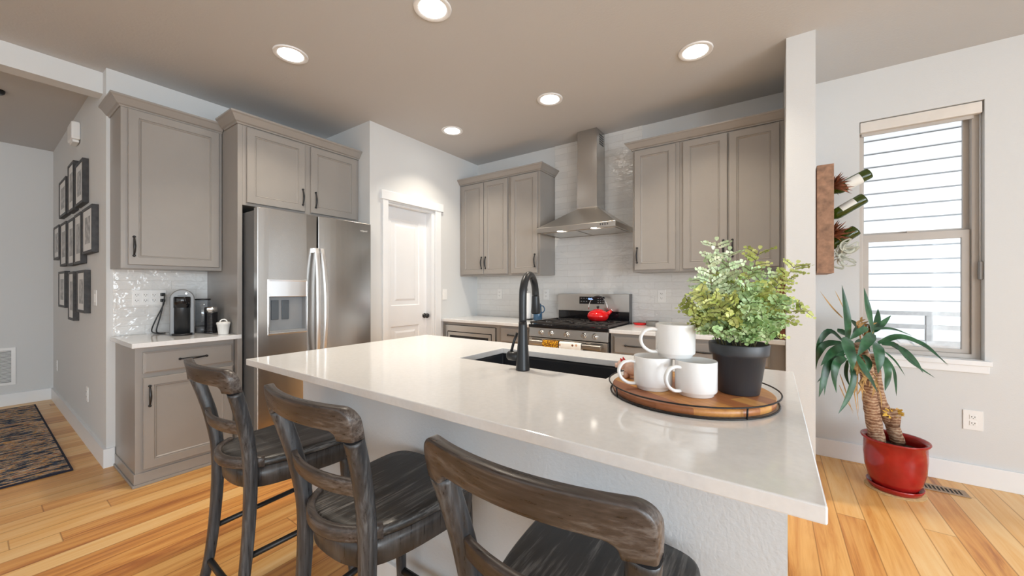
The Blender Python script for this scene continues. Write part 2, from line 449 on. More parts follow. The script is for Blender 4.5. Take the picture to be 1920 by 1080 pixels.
# ------------------------------------------------------------------ mesh helpers
class MB:
    """collects geometry (world or local coordinates) that becomes ONE mesh object"""
    def __init__(s): s.v = []; s.f = []; s.smooth = []
    def add(s, verts, faces, smooth=False):
        o = len(s.v)
        s.v += [tuple(p) for p in verts]
        s.f += [tuple(i + o for i in f) for f in faces]
        s.smooth += [smooth] * len(faces)
        return s
    def box(s, x0, x1, y0, y1, z0, z1):
        v = [(x, y, z) for z in (z0, z1) for y in (y0, y1) for x in (x0, x1)]
        return s.add(v, [(0, 2, 3, 1), (4, 5, 7, 6), (0, 1, 5, 4), (1, 3, 7, 5), (3, 2, 6, 7), (2, 0, 4, 6)])
    def tbox(s, T, u0, u1, v0, v1, z0, z1):
        v = [T(u, w, z) for z in (z0, z1) for w in (v0, v1) for u in (u0, u1)]
        return s.add(v, [(0, 2, 3, 1), (4, 5, 7, 6), (0, 1, 5, 4), (1, 3, 7, 5), (3, 2, 6, 7), (2, 0, 4, 6)])
    def loft(s, rings, closed=True, caps=True, smooth=True, loop=False):
        n = len(rings[0]); v = [p for r in rings for p in r]; f = []
        R = len(rings)
        for a in range(R if loop else R - 1):
            b = (a + 1) % R
            for i in range(n if closed else n - 1):
                j = (i + 1) % n
                f.append((a * n + i, a * n + j, b * n + j, b * n + i))
        s.add(v, f, smooth)
        if caps and not loop:
            s.add(rings[0], [tuple(range(n))[::-1]], False)
            s.add(rings[-1], [tuple(range(n))], False)
        return s
    def tube(s, pts, rad, seg=10, caps=True, flat=1.0, smooth=True):
        """round (or oval) tube along points, rad a number or a list"""
        pts = [Vector(p) for p in pts]
        n = len(pts)
        if isinstance(rad, (int, float)): rad = [rad] * n
        t0 = (pts[1] - pts[0]).normalized()
        ref = Vector((0, 0, 1)) if abs(t0.z) < 0.9 else Vector((1, 0, 0))
        N = (ref - t0 * ref.dot(t0)).normalized()
        rings = []
        for i, p in enumerate(pts):
            t = (pts[min(i + 1, n - 1)] - pts[max(i - 1, 0)]).normalized()
            N = (N - t * N.dot(t)).normalized()
            B = t.cross(N)
            rings.append([p + N * (math.cos(a) * rad[i]) + B * (math.sin(a) * rad[i] * flat) for a in [2 * PI * k / seg for k in range(seg)]])
        return s.loft(rings, True, caps, smooth)
    def lathe(s, prof, c=(0, 0, 0), seg=32, smooth=True, caps=True, sx=1.0, sy=1.0):
        rings = [[(c[0] + r * sx * math.cos(a), c[1] + r * sy * math.sin(a), c[2] + z) for a in [2 * PI * k / seg for k in range(seg)]] for r, z in prof]
        return s.loft(rings, True, caps, smooth)
    def prism(s, poly, z0, z1, T=None, smooth=False):
        T = T or (lambda a, b, c: (a, b, c))
        return s.loft([[T(a, b, z0) for a, b in poly], [T(a, b, z1) for a, b in poly]], True, True, smooth)
    def grid(s, T, us, zs, solid, v0, v1):
        """slab made of cells; only outer faces are kept, so openings are clean"""
        nu, nz = len(us) - 1, len(zs) - 1
        sol = lambda i, j: 0 <= i < nu and 0 <= j < nz and solid(i, j)
        for i in range(nu):
            for j in range(nz):
                if not sol(i, j): continue
                a, b, c, d = us[i], us[i + 1], zs[j], zs[j + 1]
                s.add([T(a, v1, c), T(b, v1, c), T(b, v1, d), T(a, v1, d)], [(0, 1, 2, 3)])
                s.add([T(a, v0, c), T(b, v0, c), T(b, v0, d), T(a, v0, d)], [(3, 2, 1, 0)])
                if not sol(i - 1, j): s.add([T(a, v0, c), T(a, v1, c), T(a, v1, d), T(a, v0, d)], [(0, 1, 2, 3)])
                if not sol(i + 1, j): s.add([T(b, v0, c), T(b, v1, c), T(b, v1, d), T(b, v0, d)], [(3, 2, 1, 0)])
                if not sol(i, j - 1): s.add([T(a, v0, c), T(a, v1, c), T(b, v1, c), T(b, v0, c)], [(3, 2, 1, 0)])
                if not sol(i, j + 1): s.add([T(a, v0, d), T(a, v1, d), T(b, v1, d), T(b, v0, d)], [(0, 1, 2, 3)])
        return s

def world_loc(o):
    p = Vector((0, 0, 0))
    while o is not None:
        p += o.location
        o = o.parent
    return p

def part(name, mb, mat, parent=None, bevel=0.0, seg=2, local=False, merge=True, recalc=True, sub=0, label=None):
    """ONE mesh object from an MB; coordinates are world ones unless local=True"""
    off = Vector((0, 0, 0)) if local or parent is None else world_loc(parent)
    me = bpy.data.meshes.new(name)
    bm = bmesh.new()
    vs = [bm.verts.new(Vector(p) - off) for p in mb.v]
    for f, sm in zip(mb.f, mb.smooth):
        if len(set(f)) < 3: continue
        try:
            fc = bm.faces.new([vs[i] for i in f]); fc.smooth = sm
        except ValueError:
            pass
    if merge: bmesh.ops.remove_doubles(bm, verts=bm.verts, dist=1e-5)
    if recalc: bmesh.ops.recalc_face_normals(bm, faces=bm.faces)
    bm.to_mesh(me); bm.free()
    for m in (mat if isinstance(mat, (list, tuple)) else [mat]): me.materials.append(m)
    o = bpy.data.objects.new(name, me)
    C.objects.link(o)
    if parent is not None: o.parent = parent
    if bevel:
        b = o.modifiers.new('edge', 'BEVEL'); b.width = bevel; b.segments = seg; b.limit_method = 'ANGLE'; b.angle_limit = math.radians(40)
        b.harden_normals = False
    if sub:
        d = o.modifiers.new('smooth', 'SUBSURF'); d.levels = sub; d.render_levels = sub
    if label: o['label'] = label
    return o

def tag(o, label, cat, group=None):
    o['label'] = label; o['category'] = cat
    if group: o['group'] = group
    return o

def thing(name, label, cat, loc=(0, 0, 0), rz=0.0, group=None):
    o = bpy.data.objects.new(name, None)
    C.objects.link(o)
    o.empty_display_size = 0.05
    o.location = loc; o.rotation_euler = (0, 0, rz)
    return tag(o, label, cat, group)

def whole(name, mb, mat, label, cat, loc, group=None, **kw):
    """a thing that is one mesh, its origin at loc"""
    o = part(name, MBshift(mb, loc), mat, None, **kw)
    o.location = loc
    return tag(o, label, cat, group)

def MBshift(mb, loc):
    mb.v = [(p[0] - loc[0], p[1] - loc[1], p[2] - loc[2]) for p in mb.v]
    return mb

def struct(name, mb, mat, parent=None, **kw):
    o = part(name, mb, mat, parent, **kw)
    if parent is None: o['kind'] = 'structure'
    return o

def copy_thing(root, loc, label, rz=None, group=None):
    r = root.copy(); C.objects.link(r)
    r.location = loc
    if rz is not None: r.rotation_euler = (0, 0, rz)
    r['label'] = label
    if group: r['group'] = group
    for ch in list(root.children):
        c = ch.copy(); C.objects.link(c); c.parent = r
        for g in ch.children:
            d = g.copy(); C.objects.link(d); d.parent = c
    return r

def smooth_path(ctrl, n=24):
    """Catmull-Rom through control points"""
    P = [Vector(p) for p in ctrl]
    P = [P[0] * 2 - P[1]] + P + [P[-1] * 2 - P[-2]]
    out = []
    segs = len(P) - 3
    for k in range(n + 1):
        t = k / n * segs
        i = min(int(t), segs - 1); u = t - i
        a, b, c, d = P[i:i + 4]
        out.append(0.5 * ((2 * b) + (c - a) * u + (2 * a - 5 * b + 4 * c - d) * u * u + (3 * b - a - 3 * c + d) * u ** 3))
    return out

def TX(x0):            # a face that looks towards +x: u runs along y, v sticks out
    return lambda u, v, z: (x0 + v, u, z)
def TY(y0):            # a face that looks towards -y: u runs along x, v sticks out
    return lambda u, v, z: (u, y0 - v, z)

def at(u, v, d):
    """a point seen at photo pixel (u, v), d metres deep"""
    return CR * ((u - 960) / FPX * d) + CF * d + Vector((0, 0, CAMZ - (v - 540) / FPX * d))

# ------------------------------------------------------------------ dimensions
H = 2.80
XF, YR, XD, YP, YH = -3.84, 3.652, -3.05, 2.108, 0.552
XE = -6.70
CT = 0.914

# ------------------------------------------------------------------ the room
struct('floor', MB().box(-6.9, 4.2, -4.5, 3.80, -0.08, 0.0), M_FLOOR)
struct('ground', MB().box(-14, 14, -12, 14, -0.5, -0.3), simple('pale_gravel', (0.50, 0.49, 0.47, 1), 0.9, var=0.2, vscale=3))
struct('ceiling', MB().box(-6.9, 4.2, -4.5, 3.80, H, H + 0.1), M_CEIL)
wx = [XD - 0.12, 0.518, 1.105, 1.95, 3.75, 4.2]
wz = [0, 0.06, 0.796, 2.2, 2.449, H]
struct('wall_back', MB().grid(TY(YR), wx, wz, lambda i, j: not ((i == 1 and j in (2, 3)) or (i == 3 and j in (1, 2))), -0.145, 0.0), M_WALL)
struct('wall_left', MB().box(XF - 0.12, XF, YH, YR + 0.1, 0, H), M_WALL)
struct('wall_hallway', MB().box(XE - 0.1, XF - 0.12, YH, YH + 0.12, 0, H), M_WALL)
struct('wall_hallway_end', MB().box(XE - 0.1, XE, -4.5, YH, 0, H), M_WALL)
struct('wall_pantry_return', MB().box(XF, XD - 0.12, YP, YP + 0.1, 0, H), M_WALL)
dy = [YP, 2.30, 2.92, YR]
struct('wall_pantry', MB().grid(TX(XD), dy, [0, 2.085, H], lambda i, j: not (i == 1 and j == 0), -0.12, 0.0), M_WALL)
struct('wall_wing', MB().box(0.072, 0.214, 2.878, YR, 0, H), M_WALL)
struct('beam_hallway', MB().box(-4.08, -3.95, -4.5, YH, 2.65, H), M_WALL)
# rest of the open living area behind the camera: side wall piers around wide glazed openings
struct('wall_right', MB().grid(lambda u, v, z: (4.2 - v, u, z), [-4.5, -3.9, -1.6, -0.9, 1.4, 3.8], [0, 0.35, 2.3, H],
       lambda i, j: not (i in (1, 3) and j == 1), -0.12, 0.0), M_WALL)
struct('wall_rear', MB().grid(lambda u, v, z: (u, -4.5 + v, z), [-6.8, -5.9, -4.5, -3.4, -0.6, 0.1, 2.9, 4.2], [0, 0.08, 2.35, H],
       lambda i, j: not (i in (3, 5) and j == 1), -0.12, 0.0), M_WALL)

# baseboards
BBH = 0.13
struct('baseboard_window', MB().box(0.214, 4.2, YR - 0.016, YR, 0, BBH), M_TRIM, bevel=0.003)
struct('baseboard_wing', MB().box(0.068, 0.230, 2.864, 2.878, 0, BBH).box(0.214, 0.230, 2.878, YR - 0.016, 0, BBH), M_TRIM)
struct('baseboard_hallway', MB().box(XE, XF + 0.016, YH - 0.016, YH, 0, BBH).box(XF, XF + 0.016, YH, 0.592, 0, BBH), M_TRIM)
struct('baseboard_hallway_end', MB().box(XE, XE + 0.016, -4.5, YH - 0.016, 0, BBH), M_TRIM, bevel=0.003)

# tile on the walls above the counters
struct('trim_tile_range', MB().box(XD, -1.95, YR - 0.008, YR, CT, 1.395).box(-1.95, -1.013, YR - 0.008, YR, CT, H).box(-1.013, 0.072, YR - 0.008, YR, CT, 1.395), M_TILEX)
struct('trim_tile_coffee', MB().box(XF, XF + 0.008, 0.585, 1.125, CT, 1.39), M_TILEY)

# pantry door with casing
dr = struct('door_1', MB().box(XD - 0.118, XD - 0.092, 2.301, 2.919, 0.008, 2.084), M_DOORW)
def raised(T, u0, u1, z0, z1):
    m = MB()
    r = lambda i, v: [T(u0 + i, v, z0 + i), T(u1 - i, v, z0 + i), T(u1 - i, v, z1 - i), T(u0 + i, v, z1 - i)]
    return m.loft([r(0, 0.0), r(0.012, -0.009), r(0.045, -0.009), r(0.07, 0.0)], caps=False, smooth=False).add(r(0.07, 0.0), [(0, 1, 2, 3)])
slab = MB()
us = [2.304, 2.404, 2.775, 2.875]; zs = [0.01, 0.22, 0.866, 1.075, 1.955, 2.082]
slab.grid(TX(XD - 0.085), us, zs, lambda i, j: not (i == 1 and j in (1, 3)), -0.018, 0.0)
for a, b in ((0.22, 0.866), (1.075, 1.955)):
    r = raised(TX(XD - 0.085), 2.404, 2.775, a, b)
    slab.add(r.v, r.f)
part('door_slab', slab, M_DOORW, dr)
part('door_jamb', MB().box(XD - 0.10, XD - 0.002, 2.876, 2.919, 0, 2.084).box(XD - 0.05, XD - 0.002, 2.301, 2.876, 2.07, 2.084), M_TRIM, dr, bevel=0.003)
kn = part('door_knob', MB().loft([[(XD - 0.085 + x, 2.843 + r * math.cos(a), 0.955 + r * math.sin(a)) for a in [2 * PI * k / 20 for k in range(20)]]
     for x, r in ((0, .026), (.006, .027), (.009, .012), (.03, .010), (.036, .022), (.045, .027), (.056, .024), (.062, .012))]), M_BLACK, dr)
struct('trim_1', MB().box(XD, XD + 0.018, 2.239, 2.301, 0, 2.103).box(XD, XD + 0.018, 2.919, 3.0, 0, 2.103).box(XD, XD + 0.026, 2.219, 3.03, 2.103, 2.19), M_TRIM, bevel=0.003)

# ------------------------------------------------------------------ window, shade and what is outside
WX0, WX1, WZ0, WZ1 = 0.518, 1.105, 0.796, 2.449
win = struct('window_1', MB().grid(TY(3.735), [WX0, WX0 + 0.026, 1.066, WX1], [WZ0, WZ0 + 0.03, WZ1 - 0.03, WZ1], lambda i, j: i != 1 or j != 1, -0.05, 0.03), M_FRAMEW, bevel=0.003)
part('upper_sash', MB().grid(TY(3.752), [0.544, 0.556, 1.040, 1.066], [1.60, 1.655, 2.38, 2.419], lambda i, j: i != 1 or j != 1, -0.02, 0.0), M_FRAMEW, win)
part('lower_sash', MB().grid(TY(3.727), [0.544, 0.578, 1.028, 1.064], [0.826, 0.852, 1.588, 1.640], lambda i, j: i != 1 or j != 1, -0.022, 0.004), M_FRAMEW, win, bevel=0.002)
part('upper_pane', MB().box(0.556, 1.040, 3.762, 3.766, 1.655, 2.38), M_GLASS, win)
part('lower_pane', MB().box(0.578, 1.028, 3.738, 3.742, 0.852, 1.588), M_GLASS, win)
part('sash_lock', MB().box(0.77, 0.83, 3.712, 3.727, 1.640, 1.652), M_FRAMEW, win)
struct('trim_2', MB().box(0.496, 1.127, YR - 0.036, YR, 0.764, WZ0).box(WX0, WX1, YR, 3.705, 0.764, WZ0 + 0.001).box(0.503, 1.120, YR - 0.02, YR, 0.716, 0.764), M_TRIM, bevel=0.003)
sh = thing('roller_shade', 'cream roller shade rolled up in its cassette at the top of the window', 'window shade', (0.81, 3.67, 2.36))
part('cassette', MB().box(0.523, 1.098, 3.658, 3.704, 2.372, 2.444), M_SHADE, sh, bevel=0.004)
part('hem_bar', MB().box(0.535, 1.07, 3.69, 3.702, 2.352, 2.372), M_FRAMEW, sh)
part('cord', MB().tube([(1.094, 3.678, 2.372), (1.094, 3.678, 1.42)], 0.0016, 6).tube([(1.097, 3.694, 2.372), (1.097, 3.694, 1.42)], 0.0016, 6), M_TRIM, sh)
part('cord_cleat', MB().box(1.089, 1.104, 3.667, 3.70, 1.31, 1.425), simple('cleat_grey', (0.30, 0.30, 0.30, 1), 0.4), sh, bevel=0.003)

hs = MB()
exp = 0.1745
for k in range(16):
    z0 = 1.10 + k * exp
    zt = z0 + exp - 0.018
    hs.loft([[(x, 6.735, z0), (x, 6.775, z0), (x, 6.79, zt), (x, 6.752, zt)] for x in (-1.5, 7.5)], smooth=False)
nh = thing('neighbour_house', 'white lap-sided house wall seen through the window', 'house', (1.6, 6.8, -0.5))
part('lap_siding', hs, M_SIDING, nh)
part('wall_core', MB().box(-1.5, 7.5, 6.83, 7.2, -0.5, 3.95).box(-1.5, 7.5, 6.745, 6.83, -0.5, 1.09), M_SIDING, nh)
rl = thing('deck_railing', 'grey wooden deck railing outside the window', 'railing', (1.2, 5.0, -0.2))
part('top_rail', MB().box(-0.5, 4.5, 4.96, 5.04, 1.003, 1.038), M_RAILING, rl)
part('rail', MB().box(-0.5, 4.5, 4.98, 5.02, 0.878, 0.917), M_RAILING, rl)
part('rail', MB().box(-0.5, 4.5, 4.98, 5.02, 0.700, 0.775), M_RAILING, rl)
for px in (0.25, 1.18, 2.11, 3.04):
    part('post', MB().box(px - 0.021, px + 0.021, 4.975, 5.025, -0.2, 1.003), M_RAILING, rl)

# ------------------------------------------------------------------ cabinets
def door_mb(T, u0, u1, z0, z1, frame=0.053):
    r = lambda i, v: [T(u0 + i, v, z0 + i), T(u1 - i, v, z0 + i), T(u1 - i, v, z1 - i), T(u0 + i, v, z1 - i)]
    return MB().loft([r(0, 0.001), r(0, .016), r(.003, .02), r(frame - .003, .02), r(frame, .0135), r(frame + .0035, .0135), r(frame + .006, .0155), r(frame + .012, .010)], smooth=False)
def drawer_mb(T, u0, u1, z0, z1):
    r = lambda i, v: [T(u0 + i, v, z0 + i), T(u1 - i, v, z0 + i), T(u1 - i, v, z1 - i), T(u0 + i, v, z1 - i)]
    return MB().loft([r(0, 0.001), r(0, .013), r(.004, .0145), r(.010, .0195), r(.012, .02)], smooth=False)
def pull(T, u, z, vert=True, L=0.14):
    m = MB()
    P = []; R = []
    for k in range(17):
        t = -1 + 2 * k / 16
        P.append(T(u, 0.024 + 0.016 * (1 - t * t), z + t * L / 2 * .86) if vert else T(u + t * L / 2 * .86, 0.024 + 0.016 * (1 - t * t), z))
        R.append(0.0042 + 0.0034 * (1 - abs(t)) ** 0.8 * (1 if abs(t) < .95 else 0))
    m.tube(P, R, 10)
    for sgn in (-1, 1):
        c = sgn * L / 2 * .9
        q = (lambda w: T(u, w, z + c)) if vert else (lambda w: T(u + c, w, z))
        m.tube([q(.020), q(.024), q(.030), q(.033)], [.006, .0085, .0075, .003], 12)
        m.tube([q(.0195), q(.023)], [.0085, .0055], 12)
        a = T(u, .025, z + sgn * L / 2 * .84) if vert else T(u + sgn * L / 2 * .84, .025, z)
        m.tube([q(.027), a], .0055, 8)
    return m
def add_door(T, par, u0, u1, z0, z1, h=None, name='door', frame=0.053):
    d = part(name, door_mb(T, u0, u1, z0, z1, frame), M_CAB, par)
    if h: part('handle', pull(T, *h), M_BLACK, d)
    return d
def add_drawer(T, par, u0, u1, z0, z1, h=None):
    d = part('drawer', drawer_mb(T, u0, u1, z0, z1), M_CAB, par)
    if h: part('handle', pull(T, h[0], h[1], False, 0.16), M_BLACK, d)
    return d
CROWN = [(0, 0), (.006, 0), (.010, .008), (.020, .014), (.046, .048), (.052, .052), (.056, .056), (.056, .066)]
def crown_mb(x0, x1, y0, y1, z0, sides, k=1.0):
    m = MB()
    rg = []
    for v, dz in CROWN:
        v *= k
        rg.append([(x0 - v * ('x0' in sides), y0 - v * ('y0' in sides), z0 + dz * k), (x1 + v * ('x1' in sides), y0 - v * ('y0' in sides), z0 + dz * k),
                   (x1 + v * ('x1' in sides), y1, z0 + dz * k), (x0 - v * ('x0' in sides), y1, z0 + dz * k)])
    if 'yb' in sides: pass
    return m.loft(rg, smooth=False)

# coffee corner: wall cabinet
T1 = TX(-3.52)
c = thing('wall_cabinet', 'tall single-door greige wall cabinet above the coffee machine', 'cabinet', (-3.68, 0.85, 1.388))
part('body', MB().box(XF, -3.52, 0.571, 1.124, 1.388, 2.46), M_CAB, c, bevel=0.002)
add_door(T1, c, 0.604, 1.102, 1.412, 2.448, (0.631, 1.535))
part('crown_molding', crown_mb(XF, -3.52, 0.571, 1.124, 2.452, ('x1', 'y0')), M_CAB, c)
# coffee corner: base cabinet
T2 = TX(-3.288)
c = thing('base_cabinet', 'greige base cabinet with one drawer and one door under the coffee counter', 'cabinet', (-3.55, 0.86, 0))
part('body', MB().box(XF, -3.288, 0.597, 1.124, 0, 0.884), M_CAB, c, bevel=0.002)
add_drawer(T2, c, 0.632, 1.112, 0.711, 0.848, (0.882, 0.781))
add_door(T2, c, 0.632, 1.112, 0.104, 0.684, (0.661, 0.567))
part('base_molding', MB().box(XF + 0.02, -3.274, 0.583, 1.124, 0, 0.018).box(XF + 0.02, -3.280, 0.590, 1.124, 0.018, 0.085), M_CAB, c, bevel=0.003)
whole('coffee_countertop', MB().prism([(XF + .009, .57), (-3.214, .57), (-3.214, 1.149), (-3.2235, 1.149), (-3.2235, 1.1245), (XF + .009, 1.1245)], 0.884, CT), M_QUARTZ,
      'short white quartz countertop over the coffee corner base cabinet', 'countertop', (-3.5, 0.85, 0.884), bevel=0.003)
# refrigerator surround
T3 = TX(-3.225)
c = thing('refrigerator_cabinet', 'tall greige surround with two doors over the refrigerator', 'cabinet', (-3.5, 1.6, 0))
part('side_panel', MB().box(XF, -3.225, 1.126, 1.156, 0, 2.465), M_CAB, c, bevel=0.002)
part('side_panel', MB().box(XF, -3.225, 2.082, 2.106, 0, 1.872), M_CAB, c, bevel=0.002)
part('body', MB().box(XF, -3.2255, 1.156, 2.106, 1.872, 2.465), M_CAB, c, bevel=0.002)
add_door(T3, c, 1.180, 1.602, 1.892, 2.452, (1.582, 2.01))
add_door(T3, c, 1.652, 2.076, 1.892, 2.452, (1.689, 2.005))
part('crown_molding', crown_mb(-3.462, -3.225, 1.126, 2.106, 2.4655, ('x1', 'y0'), 1.1), M_CAB, c)
part('top_board', MB().box(XF + .002, -3.463, 1.130, 2.106, 2.4655, 2.49), M_CAB, c)

# range wall cabinets
T4 = TY(3.33)
def range_wall_cab(x0, x1, doors, label):
    c = thing('wall_cabinet', label, 'cabinet', ((x0 + x1) / 2, 3.5, 1.393))
    part('body', MB().box(x0, x1, 3.33, YR, 1.393, 2.46), M_CAB, c, bevel=0.002)
    for u0, u1, h in doors: add_door(T4, c, u0, u1, 1.412, 2.448, h)
    return c
range_wall_cab(-3.049, -2.3305, [(-3.015, -2.684, (-2.708, 1.54)), (-2.677, -2.352, (-2.650, 1.54))], 'two-door greige wall cabinet in the corner next to the pantry door')
range_wall_cab(-2.3295, -1.953, [(-2.305, -1.977, (-2.003, 1.54))], 'narrow one-door greige wall cabinet just left of the range hood')
range_wall_cab(-1.010, -0.6265, [(-0.990, -0.655, (-0.965, 1.54))], 'one-door greige wall cabinet just right of the range hood')
range_wall_cab(-0.6255, 0.0715, [(-0.598, -0.283, (-0.308, 1.56)), (-0.272, 0.045, (-0.248, 1.56))], 'two-door greige wall cabinet behind the fern, against the white wing wall')
whole('cabinet_crown', crown_mb(-3.049, -1.953, 3.33, YR - 0.001, 2.4605, ('x1', 'y0')), M_CAB, 'greige crown molding over the wall cabinets left of the hood', 'molding', (-2.5, 3.5, 2.4605))
whole('cabinet_crown', crown_mb(-1.010, 0.0715, 3.33, YR - 0.001, 2.4605, ('x0', 'y0')), M_CAB, 'greige crown molding over the wall cabinets right of the hood', 'molding', (-0.5, 3.5, 2.4605))

# range wall base cabinets
T5 = TY(3.05)
c = thing('base_cabinet', 'greige base cabinet holding the built-in microwave left of the range', 'cabinet', (-2.65, 3.35, 0))
part('body', MB().grid(TY(3.05), [XD + .001, -3.03, -2.30, -2.2585], [0.0, 0.42, 0.852, 0.884], lambda i, j: not (i == 1 and j == 1), -0.595, 0.0), M_CAB, c)
part('back_panel', MB().box(-3.03, -2.30, 3.56, 3.6, 0.42, 0.852), M_CAB, c)
add_drawer(T5, c, -3.02, -2.31, 0.13, 0.40, (-2.66, 0.28))
mw = thing('microwave', 'built-in steel microwave with a dark window, under the counter left of the range', 'microwave', (-2.66, 3.04, 0.43))
part('trim_kit', MB().grid(T5, [-3.024, -2.972, -2.352, -2.306], [0.43, 0.48, 0.783, 0.848], lambda i, j: i != 1 or j != 1, -0.05, 0.012), M_STEELX, mw)
part('gasket', MB().tbox(T5, -2.972, -2.352, -0.02, 0.004, 0.48, 0.783), M_GLOSSBLK, mw)
md = part('door', MB().tbox(T5, -2.962, -2.362, 0.004, 0.016, 0.50, 0.774), M_STEELX, mw, bevel=0.002)
part('window', MB().tbox(T5, -2.93, -2.395, 0.016, 0.018, 0.53, 0.740), M_GLOSSBLK, md)
c = thing('base_cabinet', 'narrow greige base cabinet with a drawer at the left side of the range', 'cabinet', (-2.07, 3.35, 0))
part('body', MB().box(-2.2575, -1.883, 3.05, YR - .009, 0.0, 0.884), M_CAB, c, bevel=0.002)
add_drawer(T5, c, -2.235, -1.905, 0.72, 0.858, (-2.07, 0.793))
add_door(T5, c, -2.235, -1.905, 0.12, 0.695, (-1.94, 0.58))
c = thing('base_cabinet', 'greige base cabinet with drawer and door just right of the range', 'cabinet', (-0.80, 3.35, 0))
part('body', MB().box(-1.108, -0.5185, 3.05, YR - .009, 0.0, 0.884), M_CAB, c, bevel=0.002)
add_drawer(T5, c, -1.075, -0.548, 0.72, 0.858, (-0.905, 0.789))
add_door(T5, c, -1.075, -0.548, 0.12, 0.695, (-0.60, 0.58))
c = thing('base_cabinet', 'greige base cabinet with drawer and door against the white wing wall', 'cabinet', (-0.22, 3.35, 0))
part('body', MB().box(-0.5175, 0.071, 3.05, YR - .009, 0.0, 0.884), M_CAB, c, bevel=0.002)
add_drawer(T5, c, -0.490, -0.012, 0.72, 0.858, (-0.40, 0.789))
add_door(T5, c, -0.490, -0.012, 0.12, 0.695, (-0.45, 0.58))
whole('range_countertop', MB().box(XD + .001, -1.883, 3.012, YR - .009, 0.884, CT), M_QUARTZ, 'white quartz countertop between the pantry door and the range', 'countertop', (-2.5, 3.3, 0.884), bevel=0.003)
whole('range_countertop', MB().box(-1.108, 0.071, 3.012, YR - .009, 0.884, CT), M_QUARTZ, 'white quartz countertop right of the range, running to the wing wall', 'countertop', (-0.5, 3.3, 0.884), bevel=0.003)

# ------------------------------------------------------------------ refrigerator
fr = thing('refrigerator', 'stainless steel side-by-side refrigerator with water dispenser', 'refrigerator', (-3.4, 1.6, 0))
FX = -2.98
part('body', MB().box(-3.80, FX - 0.075, 1.168, 2.072, 0.02, 1.815), M_FRSIDE, fr, bevel=0.004)
part('base_grille', MB().box(-3.20, FX - 0.03, 1.175, 2.066, 0.0, 0.06), M_BLACK, fr)
def bowed(u0, u1, z0, z1, hole=None, bow=0.010, n=10):
    """door skin bowed slightly outwards across its width"""
    m = MB()
    uu = [u0 + (u1 - u0) * i / n for i in range(n + 1)]
    if hole: uu = sorted(set([u for u in uu if not (hole[0] - .015 < u < hole[1] + .015)] + [hole[0], hole[1]]))
    f = lambda u: bow * (1 - ((u - (u0 + u1) / 2) / ((u1 - u0) / 2)) ** 2) - bow
    zs = [z0] + ([hole[2], hole[3]] if hole else []) + [z1]
    T = lambda u, v, z: (FX + (f(u) if v > -0.01 else 0) + v, u, z)
    return m.grid(T, uu, zs, lambda i, j: not (hole and j == 1 and uu[i] >= hole[0] - 1e-6 and uu[i + 1] <= hole[1] + 1e-6), -0.068, 0.0)
dl = part('door', bowed(1.163, 1.584, 0.07, 1.832, (1.236, 1.500, 0.925, 1.310)), M_STEEL, fr, bevel=0.004)
part('dispenser_trim', MB().grid(TX(FX - .004), [1.226, 1.236, 1.500, 1.510], [0.915, 0.928, 1.307, 1.320], lambda i, j: i != 1 or j != 1, -0.02, 0.006), M_CHROME, dl, bevel=0.003)
part('dispenser_panel', MB().tbox(TX(FX), 1.236, 1.500, -0.03, 0.0, 1.192, 1.310), M_CHROME, dl, bevel=0.003)
part('dispenser_recess', MB().grid(TX(FX - .066), [1.236, 1.500], [0.925, 1.192], lambda i, j: True, 0.0, 0.004).box(FX - .062, FX - .008, 1.494, 1.500, 0.925, 1.192).box(FX - .062, FX - .008, 1.236, 1.242, 0.925, 1.192).box(FX - .062, FX - .004, 1.242, 1.494, 0.925, 0.940), simple('dispenser_grey', (0.30, 0.315, 0.33, 1), 0.35), dl)
for y in (1.272, 1.345):
    part('paddle', MB().loft([[(FX - .060 + v, y + du, z) for du, z in ((0, 1.02), (.048, 1.02), (.048, 1.165), (0, 1.165))] for v in (0, .012)], smooth=False), simple('paddle_grey', (0.10, 0.12, 0.14, 1), 0.3), dl, bevel=0.002)
d2 = part('door', bowed(1.597, 2.076, 0.07, 1.832), M_STEEL, fr, bevel=0.004)
def fr_handle(y, sgn):
    pts = []; W = []
    rings = []
    for k in range(25):
        t = k / 24
        z = 0.62 + t * 0.95
        x = FX + 0.018 + 0.050 * math.sin(PI * t) ** 0.7
        yy = y + sgn * 0.010 * (1 - math.sin(PI * t))
        w = 0.0145
        rings.append([(x + a, yy + b, z) for a, b in ((-.008, -w), (.006, -w), (.010, -w * .6), (.010, w * .6), (.006, w), (-.008, w))])
    m = MB().loft(rings, smooth=False)
    m.box(FX - .012, FX + .02, y - .012, y + .012, 1.535, 1.57).box(FX - .012, FX + .02, y - .012, y + .012, 0.62, 0.655)
    return m
part('handle', fr_handle(1.560, 1), M_SATIN, dl, bevel=0.001)
part('handle', fr_handle(1.622, -1), M_SATIN, d2, bevel=0.001)
def text(name, body, size, loc, rot, mat, parent, ext=0.0006):
    cu = bpy.data.curves.new(name, 'FONT')
    cu.body = body; cu.size = size; cu.extrude = ext; cu.align_x = 'CENTER'; cu.align_y = 'CENTER'
    cu.materials.append(mat)
    tmp = bpy.data.objects.new(name + '_outline', cu); C.objects.link(tmp)
    me = bpy.data.meshes.new_from_object(tmp.evaluated_get(bpy.context.evaluated_depsgraph_get()))
    bpy.data.objects.remove(tmp)
    me.name = name
    o = bpy.data.objects.new(name, me); C.objects.link(o)
    o.parent = parent; o.location = Vector(loc) - world_loc(parent); o.rotation_euler = rot
    return o
text('logo', 'Whirlpool', 0.024, (FX - 0.0035, 1.985, 1.762), (PI / 2, 0, PI / 2), M_LOGO, d2)

